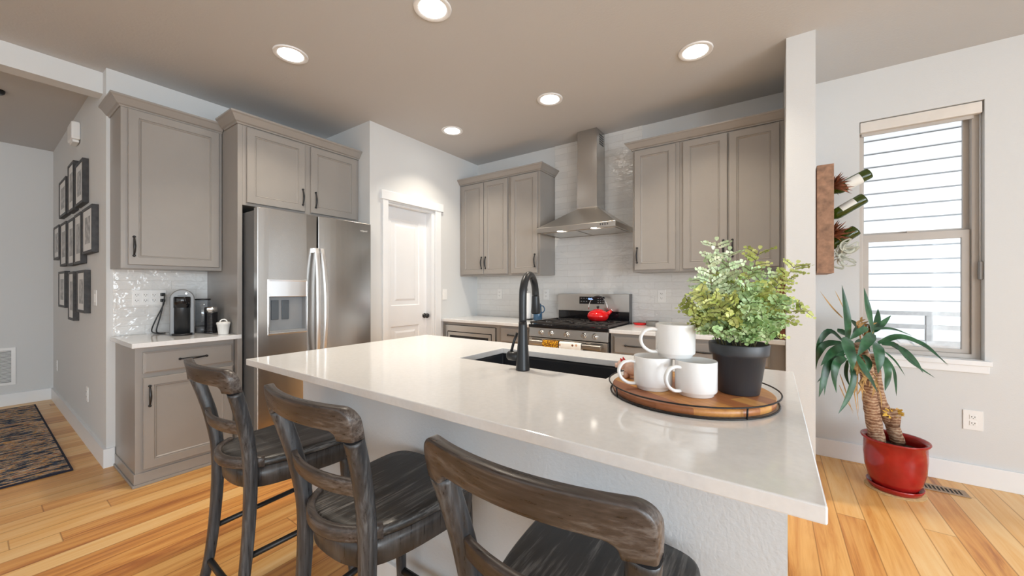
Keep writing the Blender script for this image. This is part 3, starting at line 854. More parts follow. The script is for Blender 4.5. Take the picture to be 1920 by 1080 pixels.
# ------------------------------------------------------------------ range hood
hd = thing('range_hood', 'stainless steel pyramid range hood with chimney above the stove', 'range hood', (-1.49, 3.4, 1.79))
can = MB()
RG = lambda x0, x1, y0, y1, z: [(x0, y0, z), (x1, y0, z), (x1, y1, z), (x0, y1, z)]
HB = YR - .009
can.loft([RG(-1.884, -1.103, 3.15, HB, 1.791), RG(-1.884, -1.103, 3.15, HB, 1.834), RG(-1.882, -1.105, 3.152, HB, 1.836), RG(-1.590, -1.378, 3.425, HB, 2.034), RG(-1.590, -1.378, 3.425, HB, 2.045)], caps=False, smooth=False)
part('canopy', can, M_STEELX, hd, bevel=0.0015)
part('lower_chimney', MB().box(-1.588, -1.380, 3.427, HB, 2.036, 2.50), M_STEEL, hd, bevel=0.002)
uc = part('upper_chimney', MB().box(-1.585, -1.383, 3.430, HB, 2.48, H - .001), M_STEEL, hd, bevel=0.002)
vt = MB()
for i in range(4):
    for j in range(5): vt.box(-1.383, -1.3815, 3.50 + i * .028, 3.518 + i * .028, 2.66 + j * .022, 2.674 + j * .022)
part('vent_slots', vt, M_SLOT, uc)
part('underside', MB().box(-1.880, -1.107, 3.154, HB - .004, 1.796, 1.800), M_STEELX, hd)
for x in (-1.68, -1.31):
    part('filter', MB().box(x - .175, x + .175, 3.235, 3.60, 1.790, 1.796), M_STEELX, hd, bevel=0.001)
for x in (-1.655, -1.315):
    part('lamp', MB().lathe([(.026, 0), (.026, .003), (.020, .004)], (x, 3.192, 1.7915), 20), M_LENS2, hd)
for i in range(4):
    part('button', MB().tbox(TY(3.15), -1.242 + i * .021, -1.230 + i * .021, 0, .002, 1.806, 1.822), M_SLOT, hd)

# ------------------------------------------------------------------ gas range
gr_ = thing('gas_range', 'stainless steel gas range with five knobs under the hood', 'stove', (-1.495, 3.3, 0))
RX0, RX1 = -1.878, -1.112
part('body', MB().box(RX0, RX1, 3.03, YR - .012, 0.04, 0.885), M_GLOSSBLK, gr_, bevel=0.002)
part('kick_plate', MB().box(RX0 + .02, RX1 - .02, 3.06, 3.10, 0.0, 0.04), M_BLACK, gr_)
part('control_panel', MB().loft([[(x, 2.998, .805), (x, 3.03, .805), (x, 3.03, .889), (x, 3.008, .889)] for x in (RX0, RX1)], smooth=False), M_STEELX, gr_, bevel=0.002)
part('cooktop', MB().box(RX0 - .003, RX1 + .003, 2.995, 3.578, 0.889, 0.918), M_GLOSSBLK, gr_, bevel=0.004)
for x in (-1.746, -1.645, -1.487, -1.325, -1.226):
    k = part('knob', MB().loft([[(x + r * math.cos(a), y, .848 + r * math.sin(a)) for a in [2 * PI * q / 24 for q in range(24)]] for y, r in ((3.004, .025), (2.996, .0255), (2.994, .021), (2.976, .019), (2.972, .017))]), M_CHROME, gr_)
    part('grip', MB().box(x - .005, x + .005, 2.964, 2.973, .830, .866), M_CHROME, k, bevel=0.001)
def grate(x0, x1):
    m = MB(); y0, y1, z0, z1 = 3.012, 3.555, 0.926, 0.942
    for a in (x0, x1 - .014): m.box(a, a + .014, y0, y1, z0, z1)
    for a in (y0, y1 - .014, (y0 + y1) / 2 - .007): m.box(x0 + .014, x1 - .014, a, a + .014, z0, z1)
    cx = (x0 + x1) / 2
    for cy in (y0 + .14, y1 - .14):
        for k in range(4):
            a = PI / 4 + k * PI / 2
            p = Vector((cx + .03 * math.cos(a), cy + .03 * math.sin(a), z1 - .006)); q = Vector((cx + (x1 - x0) * .46 * math.cos(a), cy + .125 * math.sin(a), z1 - .006))
            m.tube([p, q], .006, 6)
    for a in (x0 + .004, x1 - .012):
        for b in (y0 + .004, y1 - .012): m.box(a, a + .01, b, b + .01, 0.918, z0)
    return m
for x0, x1 in ((RX0 + .004, -1.6235), (-1.6215, -1.3685), (-1.3665, RX1 - .004)):
    part('grate', grate(x0, x1), M_IRON, gr_)
for x, y, r in ((-1.75, 3.15, .045), (-1.75, 3.42, .04), (-1.495, 3.28, .05), (-1.24, 3.15, .05), (-1.24, 3.42, .035)):
    part('burner', MB().lathe([(r, 0), (r, .006), (r * .7, .007), (r * .7, .013), (r * .2, .014)], (x, y, .918), 20), M_IRON, gr_)
bk = part('backguard', MB().box(RX0 + .004, RX1 - .004, 3.575, YR - .012, 1.022, 1.196), M_STEELX, gr_, bevel=0.003)
part('backguard_base', MB().box(RX0 + .006, RX1 - .006, 3.585, YR - .012, 0.918, 1.022), M_GLOSSBLK, gr_)
part('end_cap', MB().box(RX1 - .004, RX1 + .004, 3.572, YR - .012, 0.918, 1.198), M_FRSIDE, gr_)
dp = part('display', MB().tbox(TY(3.575), -1.628, -1.360, 0, .003, 1.095, 1.168), M_GLOSSBLK, bk, bevel=0.001)
text('clock_digits', '10:08', 0.026, (-1.508, 3.5712, 1.146), (PI / 2, 0, 0), M_DIGIT, bk, 0.0003)
ic = MB()
for (x, z) in [(-1.605 + i * .028, 1.150) for i in range(3)] + [(-1.605 + i * .028, 1.118) for i in range(3)] + [(-1.425 + i * .026, 1.150) for i in range(3)] + [(-1.425 + i * .026, 1.128) for i in range(3)] + [(-1.425 + i * .026, 1.108) for i in range(3)]:
    ic.tbox(TY(3.575), x - .007, x + .007, .003, .0035, z, z + .0035)
part('display_icons', ic, M_ICON, bk)
od = part('oven_door', MB().box(RX0 + .004, RX1 - .004, 2.990, 3.03, 0.23, 0.797), M_STEELX, gr_, bevel=0.003)
part('window', MB().box(RX0 + .09, RX1 - .09, 2.987, 2.990, 0.34, 0.70), M_GLOSSBLK, od)
sl = MB()
for i in range(5): sl.box(-1.84 + i * .145, -1.735 + i * .145, 2.9885, 2.990, 0.781, 0.789)
part('vent_slots', sl, M_SLOT, od)
part('handle', MB().loft([[(x, y, z) for y, z in ((2.930, .748), (2.938, .742), (2.950, .742), (2.952, .778), (2.938, .782), (2.930, .776))] for x in (-1.838, -1.152)], smooth=False)
     .box(-1.82, -1.80, 2.95, 2.99, .752, .772).box(-1.19, -1.17, 2.95, 2.99, .752, .772), M_STEELX, od, bevel=0.002)
part('bottom_drawer', MB().box(RX0 + .004, RX1 - .004, 2.995, 3.03, 0.05, 0.222), M_STEELX, gr_, bevel=0.003)
# towels hung on the oven handle
def towel(x0, x1, drop, mat, label, rip):
    m = MB()
    prof = [(2.959, .70), (2.957, .78), (2.95, .7865), (2.94, .788), (2.928, .786), (2.924, .775), (2.923, .74), (2.922, drop + .1), (2.921, drop)]
    n = 14
    ring = []
    for i in range(n + 1):
        x = x0 + (x1 - x0) * i / n
        w = rip * math.sin(i * 1.35)
        ring.append([(x, y + (w if k > 4 else 0) - .0, z) for k, (y, z) in enumerate(prof)])
    th = [[(x, y + .004 * (1 if k < 2 else (-1 if k > 4 else 0)), z + (.004 if 2 <= k <= 4 else 0)) for k, (x, y, z) in enumerate(r)] for r in ring]
    m.loft(ring, closed=False, caps=False); m.loft(th, closed=False, caps=False)
    return whole('dish_towel', m, mat, label, 'towel', ((x0 + x1) / 2, 2.93, drop), merge=False, recalc=False)
towel(-1.690, -1.535, 0.52, M_TOWELY, 'mustard yellow knitted dish towel hung over the oven handle', .0012)
towel(-1.522, -1.318, 0.50, M_TOWELP, 'white floral printed dish towel hung over the oven handle', .0012)

# kettle
kt = thing('kettle', 'shiny red enamel kettle with a black handle on the stove', 'kettle', (-1.375, 3.44, 0.942), 0)
part('body', MB().lathe([(.068, 0.0005), (.080, .004), (.098, .03), (.101, .048), (.094, .070), (.072, .092), (.045, .102), (.040, .103)], (-1.375, 3.44, .942), 36), M_RED, kt)
ld = part('lid', MB().lathe([(.044, .103), (.040, .107), (.018, .112), (.006, .113)], (-1.375, 3.44, .942), 28), M_RED, kt)
part('lid_knob', MB().lathe([(.005, .112), (.006, .122), (.013, .128), (.014, .136), (.008, .142)], (-1.375, 3.44, .942), 16), M_BLACK, ld)
part('spout', MB().tube([(-1.31, 3.455, .99), (-1.275, 3.465, 1.02), (-1.25, 3.473, 1.045)], [.026, .018, .013], 14), M_RED, kt)
part('spout_cap', MB().tube([(-1.2515, 3.4725, 1.043), (-1.245, 3.4745, 1.05)], [.015, .012], 14), M_CHROME, kt)
hp = lambda t: (-1.375 - .088 * math.cos(t), 3.44 - .02 * math.cos(t), 1.015 + .158 * math.sin(t) ** .7)
part('handle', MB().tube([hp(PI * (.04 + .31 * k / 8)) for k in range(9)], .0035, 8).tube([hp(PI * (.65 + .31 * k / 8)) for k in range(9)], .0035, 8), M_CHROME, kt)
part('handle_grip', MB().tube([hp(PI * (.30 + .40 * k / 10)) for k in range(11)], [.006, .010, .011, .011, .011, .011, .011, .011, .011, .010, .006], 10), M_BLACK, kt)

# ------------------------------------------------------------------ island
isl = thing('kitchen_island', 'long kitchen island base with a textured pale front under the white top', 'island', (-1.0, 1.45, 0))
IX0, IX1, IY0, IY1 = -2.052, 0.028, 1.015, 1.885
part('front_wall', MB().box(IX0, IX1, IY0, IY0 + .10, 0, .884), M_ISLAND, isl)
part('end_panel', MB().box(IX0, IX0 + .02, IY0 + .10, IY1, 0, .884), M_CAB, isl)
part('end_panel', MB().box(IX1 - .02, IX1, IY0 + .10, IY1, 0, .884), M_CAB, isl)
part('cabinet_front', MB().box(IX0 + .02, IX1 - .02, IY1 - .02, IY1, .1, .884), M_CAB, isl)
part('baseboard', MB().box(IX0 - .012, IX1 + .012, IY0 - .014, IY0, 0, .105).box(IX0 - .012, IX0, IY0, IY0 + .1, 0, .105).box(IX1, IX1 + .012, IY0, IY0 + .1, 0, .105), M_TRIM, isl, bevel=0.003)
SKX0, SKX1, SKY0, SKY1 = -1.262, -0.517, 1.370, 1.735
ic_ = thing('island_countertop', 'large white quartz countertop of the kitchen island', 'countertop', (-1.0, 1.33, .884))
part('slab', MB().grid(lambda u, v, z: (u, z, v), [-2.088, SKX0, SKX1, 0.072], [0.763, SKY0, SKY1, 1.918], lambda i, j: not (i == 1 and j == 1), 0.884, CT), M_QUARTZ, ic_, bevel=0.003)
sk = thing('sink', 'black undermount sink basin set into the island countertop', 'sink', (-.89, 1.55, .66))
skm = MB()
R4 = lambda i, z: [(SKX0 - .012 + i, SKY0 - .012 + i, z), (SKX1 + .012 - i, SKY0 - .012 + i, z), (SKX1 + .012 - i, SKY1 + .012 - i, z), (SKX0 - .012 + i, SKY1 + .012 - i, z)]
skm.loft([R4(-.012, .8835), R4(0, .8835), R4(.004, .87), R4(.02, .69), R4(.05, .678)], caps=False, smooth=False).add(R4(.05, .678), [(0, 1, 2, 3)])
skm.loft([R4(-.012, .8835), R4(-.012, .66)], caps=False, smooth=False).add(R4(-.012, .66), [(3, 2, 1, 0)])
part('basin', skm, M_SINK, sk, bevel=0.006)
part('drain', MB().lathe([(.045, 0), (.045, .003), (.03, .004), (.028, .001)], (-.89, 1.60, .6785), 24), M_CHROME, sk)

# faucet
fa = thing('faucet', 'matte black gooseneck pull-down faucet on the island', 'faucet', (-.855, 1.316, CT))
part('base', MB().lathe([(.029, 0.0005), (.029, .004), (.0285, .008), (.0255, .06), (.021, .12), (.0178, .185), (.0172, .200)], (-.855, 1.316, CT), 28), M_FAUCET, fa)
dv = Vector((-.25, .968, 0)).normalized()
b0 = Vector((-.855, 1.316, 0))
ctl = []
for z in (1.115, 1.15, 1.19): ctl.append(b0 + Vector((0, 0, z)))
for k in range(1, 13):
    a = PI - k * PI / 12 * .98
    ctl.append(b0 + dv * (.093 + .093 * math.cos(a)) + Vector((0, 0, 1.215 + .098 * math.sin(a))))
part('spout', MB().tube(smooth_path(ctl, 48), .0162, 18), M_FAUCET, fa)
e = b0 + dv * .186 + Vector((0, 0, 1.217))
part('spray_head', MB().tube([e + Vector((0, 0, .004)) , e + Vector((0, 0, 0)), e + dv * .003 + Vector((0, 0, -.03)), e + dv * .006 + Vector((0, 0, -.072)), e + dv * .007 + Vector((0, 0, -.079))], [.0165, .0172, .0190, .0225, .0205], 20), M_FAUCET, fa)
hb = part('handle_hub', MB().tube([(-.872, 1.316, .968), (-.905, 1.318, .968), (-.925, 1.319, .968), (-.930, 1.3192, .968)], [.020, .020, .020, .016], 20), M_FAUCET, fa)
part('lever', MB().tube([(-.915, 1.318, .984), (-.905, 1.322, 1.025), (-.890, 1.326, 1.066)], [.006, .0055, .0055], 12), M_FAUCET, hb)

# ------------------------------------------------------------------ tray with mugs and plant
TXc, TYc = -.222, 1.319
tr = thing('serving_tray', 'round wooden serving tray with a black wire gallery on the island', 'tray', (TXc, TYc, CT), math.radians(-34))
tl = (0, 0, 0)
part('board', MB().lathe([(.228, .0045), (.234, .006), (.234, .022), (.231, .0235), (.0, .0235)], tl, 72, caps=False).add([(0.228 * math.cos(2 * PI * k / 72), .228 * math.sin(2 * PI * k / 72), .0045) for k in range(72)], [tuple(range(72))]), M_TRAYW, tr, local=True)
def ring(r, z, w):
    n = 72
    return MB().loft([[((r + w * math.cos(b)) * math.cos(a), (r + w * math.cos(b)) * math.sin(a), z + w * math.sin(b)) for b in [2 * PI * q / 8 for q in range(8)]] for a in [2 * PI * k / n for k in range(n)]], loop=True)
part('wire_rail', ring(.246, .0335, .0023), M_WIRE, tr, local=True)
part('wire_base', ring(.241, .0027, .0025), M_WIRE, tr, local=True)
for k in range(4):
    a = math.radians(-12 + 90 * k)
    part('wire_post', MB().tube([(.243 * math.cos(a), .243 * math.sin(a), .003), (.2455 * math.cos(a), .2455 * math.sin(a), .0335)], .0024, 8), M_WIRE, tr, local=True)
TZ = CT + .0238
def make_mug(loc, ang, label):
    t = thing('mug', label, 'mug', loc, ang, 'white mugs stacked on the tray')
    part('cup', MB().lathe([(.047, 0), (.049, .002), (.0495, .007), (.0555, .012), (.0575, .016), (.0580, .1005), (.0572, .103), (.0555, .1025), (.0545, .097), (.054, .02), (.050, .014), (.0, .012)], tl, 48, caps=False)
         .add([(.047 * math.cos(2 * PI * k / 48), .047 * math.sin(2 * PI * k / 48), 0) for k in range(48)], [tuple(range(48))]), M_CER, t, local=True)
    hpth = [(.056, 0, .084), (.074, 0, .087), (.096, 0, .080), (.108, 0, .058), (.101, 0, .034), (.080, 0, .018), (.056, 0, .015)]
    part('handle', MB().tube(smooth_path(hpth, 28), .0052, 10, flat=1.35), M_CER, t, local=True)
    return t
mg = make_mug((-.188, 1.240, TZ), math.radians(232), 'right mug of the bottom pair, at the front beside the black pot')
copy_thing(mg, (-.312, 1.240, TZ), 'left mug of the bottom pair, with the pink figurine behind its handle', math.radians(214))
copy_thing(mg, (-.250, 1.262, TZ + .1033), 'white mug balanced on top of the two others', math.radians(214))

pg = thing('pig_figurine', 'small pink ceramic pig behind the left mug on the tray', 'figurine', (-.405, 1.335, TZ))
def ell(m, c, r, n=14, rot=None):
    rings = []
    for i in range(1, n):
        th = PI * i / n
        rg = []
        for k in range(20):
            ph = 2 * PI * k / 20
            p = Vector((r[0] * math.sin(th) * math.cos(ph), r[1] * math.sin(th) * math.sin(ph), r[2] * math.cos(th)))
            if rot: p = rot @ p
            rg.append(p + Vector(c))
        rings.append(rg)
    return m.loft(rings)
pm = MB(); ell(pm, (-.405, 1.335, TZ + .038), (.034, .027, .028)); ell(pm, (-.440, 1.328, TZ + .045), (.018, .018, .018))
pm.tube([(-.452, 1.326, TZ + .042), (-.464, 1.323, TZ + .041)], [.009, .008], 12)
part('body', pm, M_PIG, pg)
for dx, dy_ in ((-.02, -.012), (-.02, .012), (.018, -.012), (.018, .012)):
    part('leg', MB().tube([(-.405 + dx, 1.335 + dy_, TZ + .0005), (-.405 + dx, 1.335 + dy_, TZ + .022)], [.007, .009], 10), M_PIG, pg)
for s_ in (-1, 1):
    part('ear', MB().tube([(-.436, 1.328 + s_ * .010, TZ + .058), (-.442, 1.328 + s_ * .014, TZ + .070)], [.007, .001], 8), M_RED, pg)
whole('salt_shaker', MB().lathe([(.016, 0), (.018, .004), (.018, .02), (.014, .05), (.016, .06), (.012, .072), (.004, .075)], (-.262, 1.425, TZ), 24), simple('cream_glaze', (0.62, 0.5, 0.36, 1), 0.35), 'small cream shaker glimpsed between the two lower mugs', 'shaker', (-.262, 1.425, TZ))

# fern in a black pot
PX, PY = -.085, 1.343
fn = thing('potted_fern', 'artificial maidenhair fern in a black plastic pot on the tray', 'plant', (PX, PY, TZ))
part('pot', MB().lathe([(.054, 0.0005), (.0555, .002), (.0725, .116), (.0785, .1165), (.0795, .122), (.0815, .148), (.0800, .151), (.0775, .150), (.0745, .118), (.072, .114)], (PX, PY, TZ), 48, caps=False), M_POTBLK, fn)
part('soil', MB().lathe([(.0735, .132), (.0, .136)], (PX, PY, TZ), 30, caps=False), M_SOIL, fn)
rnd = random.Random(3)
def leaflet(m, p, d, nrm, s):
    d = d.normalized(); sd = d.cross(nrm).normalized(); nn = sd.cross(d)
    q = lambda a, b, c=0: p + d * (a * s) + sd * (b * s) + nn * (c * s)
    m.add([q(0, 0), q(.45, -.42), q(.85, -.46, .1), q(1.05, -.18, .14), q(.98, 0, .08), q(1.05, .2, .14), q(.85, .46, .1), q(.45, .42)], [(0, 1, 2, 3, 4, 5, 6, 7)])
def frond(base, tip, mat, bend, nside=7, leaf=.0132):
    base, tip = Vector(base), Vector(tip)
    mid = (base + tip) / 2 + bend
    path = smooth_path([base, base * .45 + mid * .55 + Vector((0, 0, .012)), mid, tip], 22)
    L = sum((path[i + 1] - path[i]).length for i in range(22))
    st = MB(); lv = MB()
    st.tube(path, [.0019 * (1 - .75 * i / 22) for i in range(23)], 5, caps=False)
    for j in range(nside * 2):
        f = min(.99, .28 + .72 * (j // 2) / (nside - 1) + rnd.uniform(-.02, .02))
        i = min(int(f * 22), 21)
        p = path[i]; t = (path[i + 1] - path[i]).normalized()
        view = Vector((rnd.gauss(0, .55), -1 + rnd.gauss(0, .5), .7 + rnd.gauss(0, .5))).normalized()
        sd = t.cross(view).normalized() * (1 if j % 2 else -1)
        bl = L * .30 * (1 - .72 * f) * rnd.uniform(.8, 1.2) + .012
        e = p + (t * .55 + sd * .85).normalized() * bl + Vector((0, 0, -bl * .15)) + view * rnd.uniform(-.01, .01)
        st.tube([p, (p + e) / 2 + Vector((0, 0, .003)), e], [.0009, .0007, .0004], 4, caps=False)
        nl = max(2, int(bl / .0085))
        bd = (e - p).normalized()
        for q in range(nl + 1):
            bp = p + (e - p) * ((q + .6) / (nl + .6))
            s2 = bd.cross(view).normalized()
            tw = (view + Vector((rnd.gauss(0, .35), rnd.gauss(0, .35), rnd.gauss(0, .35)))).normalized()
            sz = leaf * rnd.uniform(.8, 1.2) * (1 - .25 * q / nl)
            if q == nl: leaflet(lv, bp, bd, tw, sz)
            else:
                leaflet(lv, bp, bd * .6 + s2 * .8, tw, sz); leaflet(lv, bp, bd * .6 - s2 * .8, tw, sz)
    for k in range(3):
        leaflet(lv, path[-1 - k * 2], (path[-1] - path[-3]), Vector((0, -1, .5)), leaf)
    o = part('frond', lv, mat, fn, merge=False, recalc=False)
    part('stem', st, M_STEM, o, merge=False)
D0 = 1.153
def fpt(u, v, dd): return at(u, v, D0 + dd)
FR = [  # tip pixel, depth offset, base pixel offset, material
    (1344, 452, .02, 1348, 0), (1330, 486, -.03, 1345, 0), (1368, 470, -.01, 1350, 0), (1312, 520, .03, 1345, 0),
    (1424, 468, .03, 1385, 1), (1408, 500, -.02, 1380, 2), (1440, 508, .05, 1392, 2), (1392, 520, .0, 1375, 1),
    (1494, 494, .05, 1400, 1), (1472, 520, .01, 1400, 1), (1466, 560, -.03, 1405, 2), (1509, 577, .02, 1410, 1),
    (1462, 604, -.05, 1405, 2), (1446, 628, -.08, 1400, 2), (1286, 566, .02, 1345, 1), (1297, 590, -.03, 1348, 1),
    (1310, 545, -.05, 1350, 1), (1340, 560, -.08, 1360, 1), (1372, 562, -.10, 1370, 1), (1405, 580, -.11, 1380, 2),
    (1430, 590, -.09, 1390, 2), (1352, 625, -.10, 1365, 2), (1385, 622, -.12, 1380, 2), (1325, 622, -.06, 1345, 2),
    (1420, 545, -.06, 1385, 2), (1352, 510, .06, 1360, 1), (1448, 548, .09, 1395, 1), (1320, 590, .07, 1350, 2),
    (1400, 540, .10, 1385, 1), (1430, 615, .08, 1400, 1), (1418, 632, -.12, 1395, 2), (1366, 595, -.11, 1368, 1)]
for (u, v, dd, bu, mi) in FR:
    b = Vector((PX, PY, TZ + .133)) + CR * ((bu - 1380) / 612 * .9) + CF * (dd * .35)
    tip = fpt(u, v, dd)
    frond(b, tip, (M_FERN_A, M_FERN_B, M_FERN_C)[mi], Vector((0, 0, .03 + .1 * abs(dd))) + CR * rnd.uniform(-.012, .012), nside=8 if v < 560 else 7)

# ------------------------------------------------------------------ bar stools
def make_stool(loc, rz, label):
    s = thing('bar_stool', label, 'bar stool', loc, rz, 'dark wooden stools along the island')
    half = [(0, -.225), (.06, -.221), (.11, -.205), (.148, -.172), (.172, -.12), (.190, -.04), (.200, .05), (.203, .12), (.196, .165), (.172, .195), (.12, .208), (.06, .212), (0, .213)]
    def outline(k=0.0):
        pts = smooth_path([(x, y, 0) for x, y in half], 36)
        pr = [(p.x, p.y) for p in pts]
        full = pr + [(-x, y) for x, y in pr[-2:0:-1]]
        out = []
        for x, y in full:
            r = math.hypot(x, y) or 1
            out.append((x - x / r * k, y - y / r * k))
        return out
    r = lambda k, z, dz=0: [(x, y, z) for x, y in outline(k)]
    # seat: rounded slab, dished a little in the middle, set inside the rear rim
    def seatring(k, z): return [(x, max(y, -.195 + k * .5) if abs(x) < .2 else y, z) for x, y in outline(k)]
    part('seat', MB().loft([r(.010, .598), r(.002, .602), r(.0, .612), r(.002, .622), r(.010, .628)] + [[(x * q, (y) * q, .628 - .006 * (1 - q)) for x, y in outline(.010)] for q in (.85, .55, .25)]), M_WOOD_Y, s, local=True)
    part('seat_frame', MB().loft([r(.014, .522), r(.009, .526), r(.007, .560), r(.006, .5985)]), M_WOOD_F, s, local=True)
    # rear rim that wraps behind the seat between the posts
    n = 15
    rim = []
    for i in range(n):
        a = math.radians(-152 + 124 * i / (n - 1))
        ca, sa = math.cos(a), math.sin(a)
        rim.append([(ca * (.172 + q) , -.075 + sa * (.160 + q), z) for q, z in ((-.004, .600), (.010, .598), (.014, .605), (.014, .632), (.010, .637), (-.004, .637), (-.008, .632))])
    part('rear_rim', MB().loft(rim), M_WOOD_X, s, local=True)
    def oval(c, t, w, d):
        """oval section of half-widths w (sideways) and d (front to back) around tangent t"""
        t = Vector(t).normalized()
        X = (Vector((1, 0, 0)) - t * t.x).normalized(); Y = t.cross(X)
        return [Vector(c) + X * (w * math.copysign(abs(math.cos(a)) ** .75, math.cos(a))) + Y * (d * math.copysign(abs(math.sin(a)) ** .75, math.sin(a))) for a in [2 * PI * k / 16 for k in range(16)]]
    for sx in (-1, 1):
        p = smooth_path([(.165 * sx, -.265, 0), (.158 * sx, -.225, .18), (.155 * sx, -.203, .40), (.155 * sx, -.198, .60), (.168 * sx, -.216, .74), (.181 * sx, -.240, .84), (.1885 * sx, -.258, .901)], 30)
        rg = []
        for i, q in enumerate(p):
            t = p[min(i + 1, 30)] - p[max(i - 1, 0)]
            f = q.z / .9
            rg.append(oval(q, t, .017 + .0075 * min(1, f * 1.3), .0155 + .006 * min(1, f * 1.4)))
        part('rear_post', MB().loft(rg), M_WOOD_Z, s, local=True)
        q = smooth_path([(.180 * sx, .186, 0), (.174 * sx, .172, .25), (.166 * sx, .158, .55)], 12)
        part('front_leg', MB().loft([oval(a, (0, 0, 1), .014 + .008 * i / 12, .014 + .008 * i / 12) for i, a in enumerate(q)]), M_WOOD_Z, s, local=True)
        part('stretcher', MB().tube([(.157 * sx, -.205, .295), (.172 * sx, .168, .300)], .0105, 10), M_BLACK, s, local=True)
    part('stretcher', MB().tube([(-.158, -.226, .172), (0, -.232, .172), (.158, -.226, .172)], .0115, 10), M_BLACK, s, local=True)
    part('footrest', MB().tube([(-.174, .176, .172), (.174, .176, .172)], .0125, 10), M_BLACK, s, local=True)
    # top rail: an arch with rounded outer corners whose ends come down onto the posts, bowed backwards
    W_, zt, zb, ze = .2135, .982, .920, .901
    outer = [(W_ - .003, ze), (W_ - .001, ze + .02), (W_, zt - .038)] + [(W_ - .034 + .034 * math.cos(k / 9 * PI / 2), zt - .036 + .036 * math.sin(k / 9 * PI / 2)) for k in range(1, 10)]
    inner = [(W_ - .047, ze), (W_ - .048, ze + .002), (W_ - .049, ze + .004)] + [(W_ - .049 - .026 * (1 - math.cos(k / 9 * PI / 2)), ze + .004 + (zb - ze - .004) * math.sin(k / 9 * PI / 2)) for k in range(1, 10)]
    xo, xi = outer[-1][0], inner[-1][0]
    for k in range(1, 13):
        outer.append((xo * (1 - k / 12), zt)); inner.append((xi * (1 - k / 12), zb))
    outer = outer + [(-x, z) for x, z in outer[-2::-1]]
    inner = inner + [(-x, z) for x, z in inner[-2::-1]]
    rg = []
    for i, ((ox, oz), (ix, iz)) in enumerate(zip(outer, inner)):
        f = min(1, min(i, len(outer) - 1 - i) / 14)
        th = .0185 - .0055 * f
        ring_ = []
        for u, w in ((0, -.72), (.03, -.92), (.10, -1), (.90, -1), (.97, -.92), (1, -.72), (1, .72), (.97, .92), (.90, 1), (.10, 1), (.03, .92), (0, .72)):
            x = ox + (ix - ox) * u; z = oz + (iz - oz) * u
            y = -.257 - .040 * (1 - (x / W_) ** 2) - .22 * (z - ze)
            ring_.append((x, y + th * w, z))
        rg.append(ring_)
    part('top_rail', MB().loft(rg), M_WOOD_X, s, local=True)
    sl_ = []
    for i in range(17):
        x = -.166 + .332 * i / 16
        y = -.214 - .034 * (1 - (x / .166) ** 2)
        sl_.append([(x, y - .008 - .0, .736), (x, y - .010 - .004, .742), (x, y - .020, .776), (x, y - .018, .782), (x, y - .006, .783), (x, y - .002, .778), (x, y + .006, .742), (x, y + .004, .736)])
    part('back_slat', MB().loft(sl_), M_WOOD_X, s, local=True)
    return s
st1 = make_stool((-.330, .775, 0), 0, 'nearest dark wooden bar stool, at the right end of the row')
copy_thing(st1, (-1.000, .775, 0), 'middle dark wooden bar stool, pushed under the island top', 0)
copy_thing(st1, (-1.695, .775, 0), 'dark wooden bar stool closest to the coffee corner and refrigerator', 0)

# ------------------------------------------------------------------ coffee corner items
def outlet_plate(T, u0, u1, z0, z1, label, n=1, kind='outlet', group=None, name='outlet'):
    c3 = Vector(T((u0 + u1) / 2, 0, (z0 + z1) / 2))
    t = thing(name, label, 'outlet' if kind == 'outlet' else 'switch', c3, 0, group)
    part('cover_plate', MB().tbox(T, u0, u1, 0.0002, .006, z0, z1), M_PLATE, t, bevel=0.002)
    sp = (u1 - u0) / n
    for i in range(n):
        uc = u0 + sp * (i + .5)
        zc = (z0 + z1) / 2
        if kind == 'outlet':
            for dz in (-.02, .02):
                rc = part('receptacle', MB().tbox(T, uc - .016, uc + .016, .006, .0085, zc + dz - .014, zc + dz + .014), M_PLATE, t, bevel=0.002)
                part('slots', MB().tbox(T, uc - .008, uc - .005, .0085, .009, zc + dz - .002, zc + dz + .007).tbox(T, uc + .005, uc + .008, .0085, .009, zc + dz - .002, zc + dz + .006).tbox(T, uc - .002, uc + .002, .0085, .009, zc + dz - .010, zc + dz - .006), M_SLOT, rc)
        else:
            part('rocker', MB().tbox(T, uc - .016, uc + .016, .006, .009, zc - .032, zc + .032), M_PLATE, t, bevel=0.002)
    return t
outlet_plate(TX(XF + .008), .680, .868, 1.128, 1.240, 'wide white four-gang outlet plate on the tile behind the coffee machine', 4)
outlet_plate(TY(YR - .008), -2.731, -2.661, 1.128, 1.243, 'white outlet on the tile in the left corner of the range wall')
outlet_plate(TY(YR - .008), -2.092, -2.022, 1.128, 1.243, 'white outlet on the tile beside the blue pitcher')
outlet_plate(TY(YR - .008), -.875, -.803, 1.125, 1.240, 'white outlet on the tile to the right of the range')
outlet_plate(TY(YR), 1.012, 1.098, .349, .475, 'white outlet low on the wall below the window')
outlet_plate(TX(XD), 3.034, 3.104, 1.125, 1.243, 'white light switch on the wall just right of the pantry door', 1, 'switch', name='light_switch')
outlet_plate(TY(YH), -4.575, -4.505, .342, .458, 'white outlet low on the hallway wall near the kitchen corner')
outlet_plate(TY(YH), -6.38, -6.31, .364, .480, 'white outlet low on the hallway wall by the far corner')
outlet_plate(TY(YH), -4.255, -4.165, 1.122, 1.240, 'white switch plate on the hallway wall beside the lowest pictures', 1, 'switch', name='light_switch')

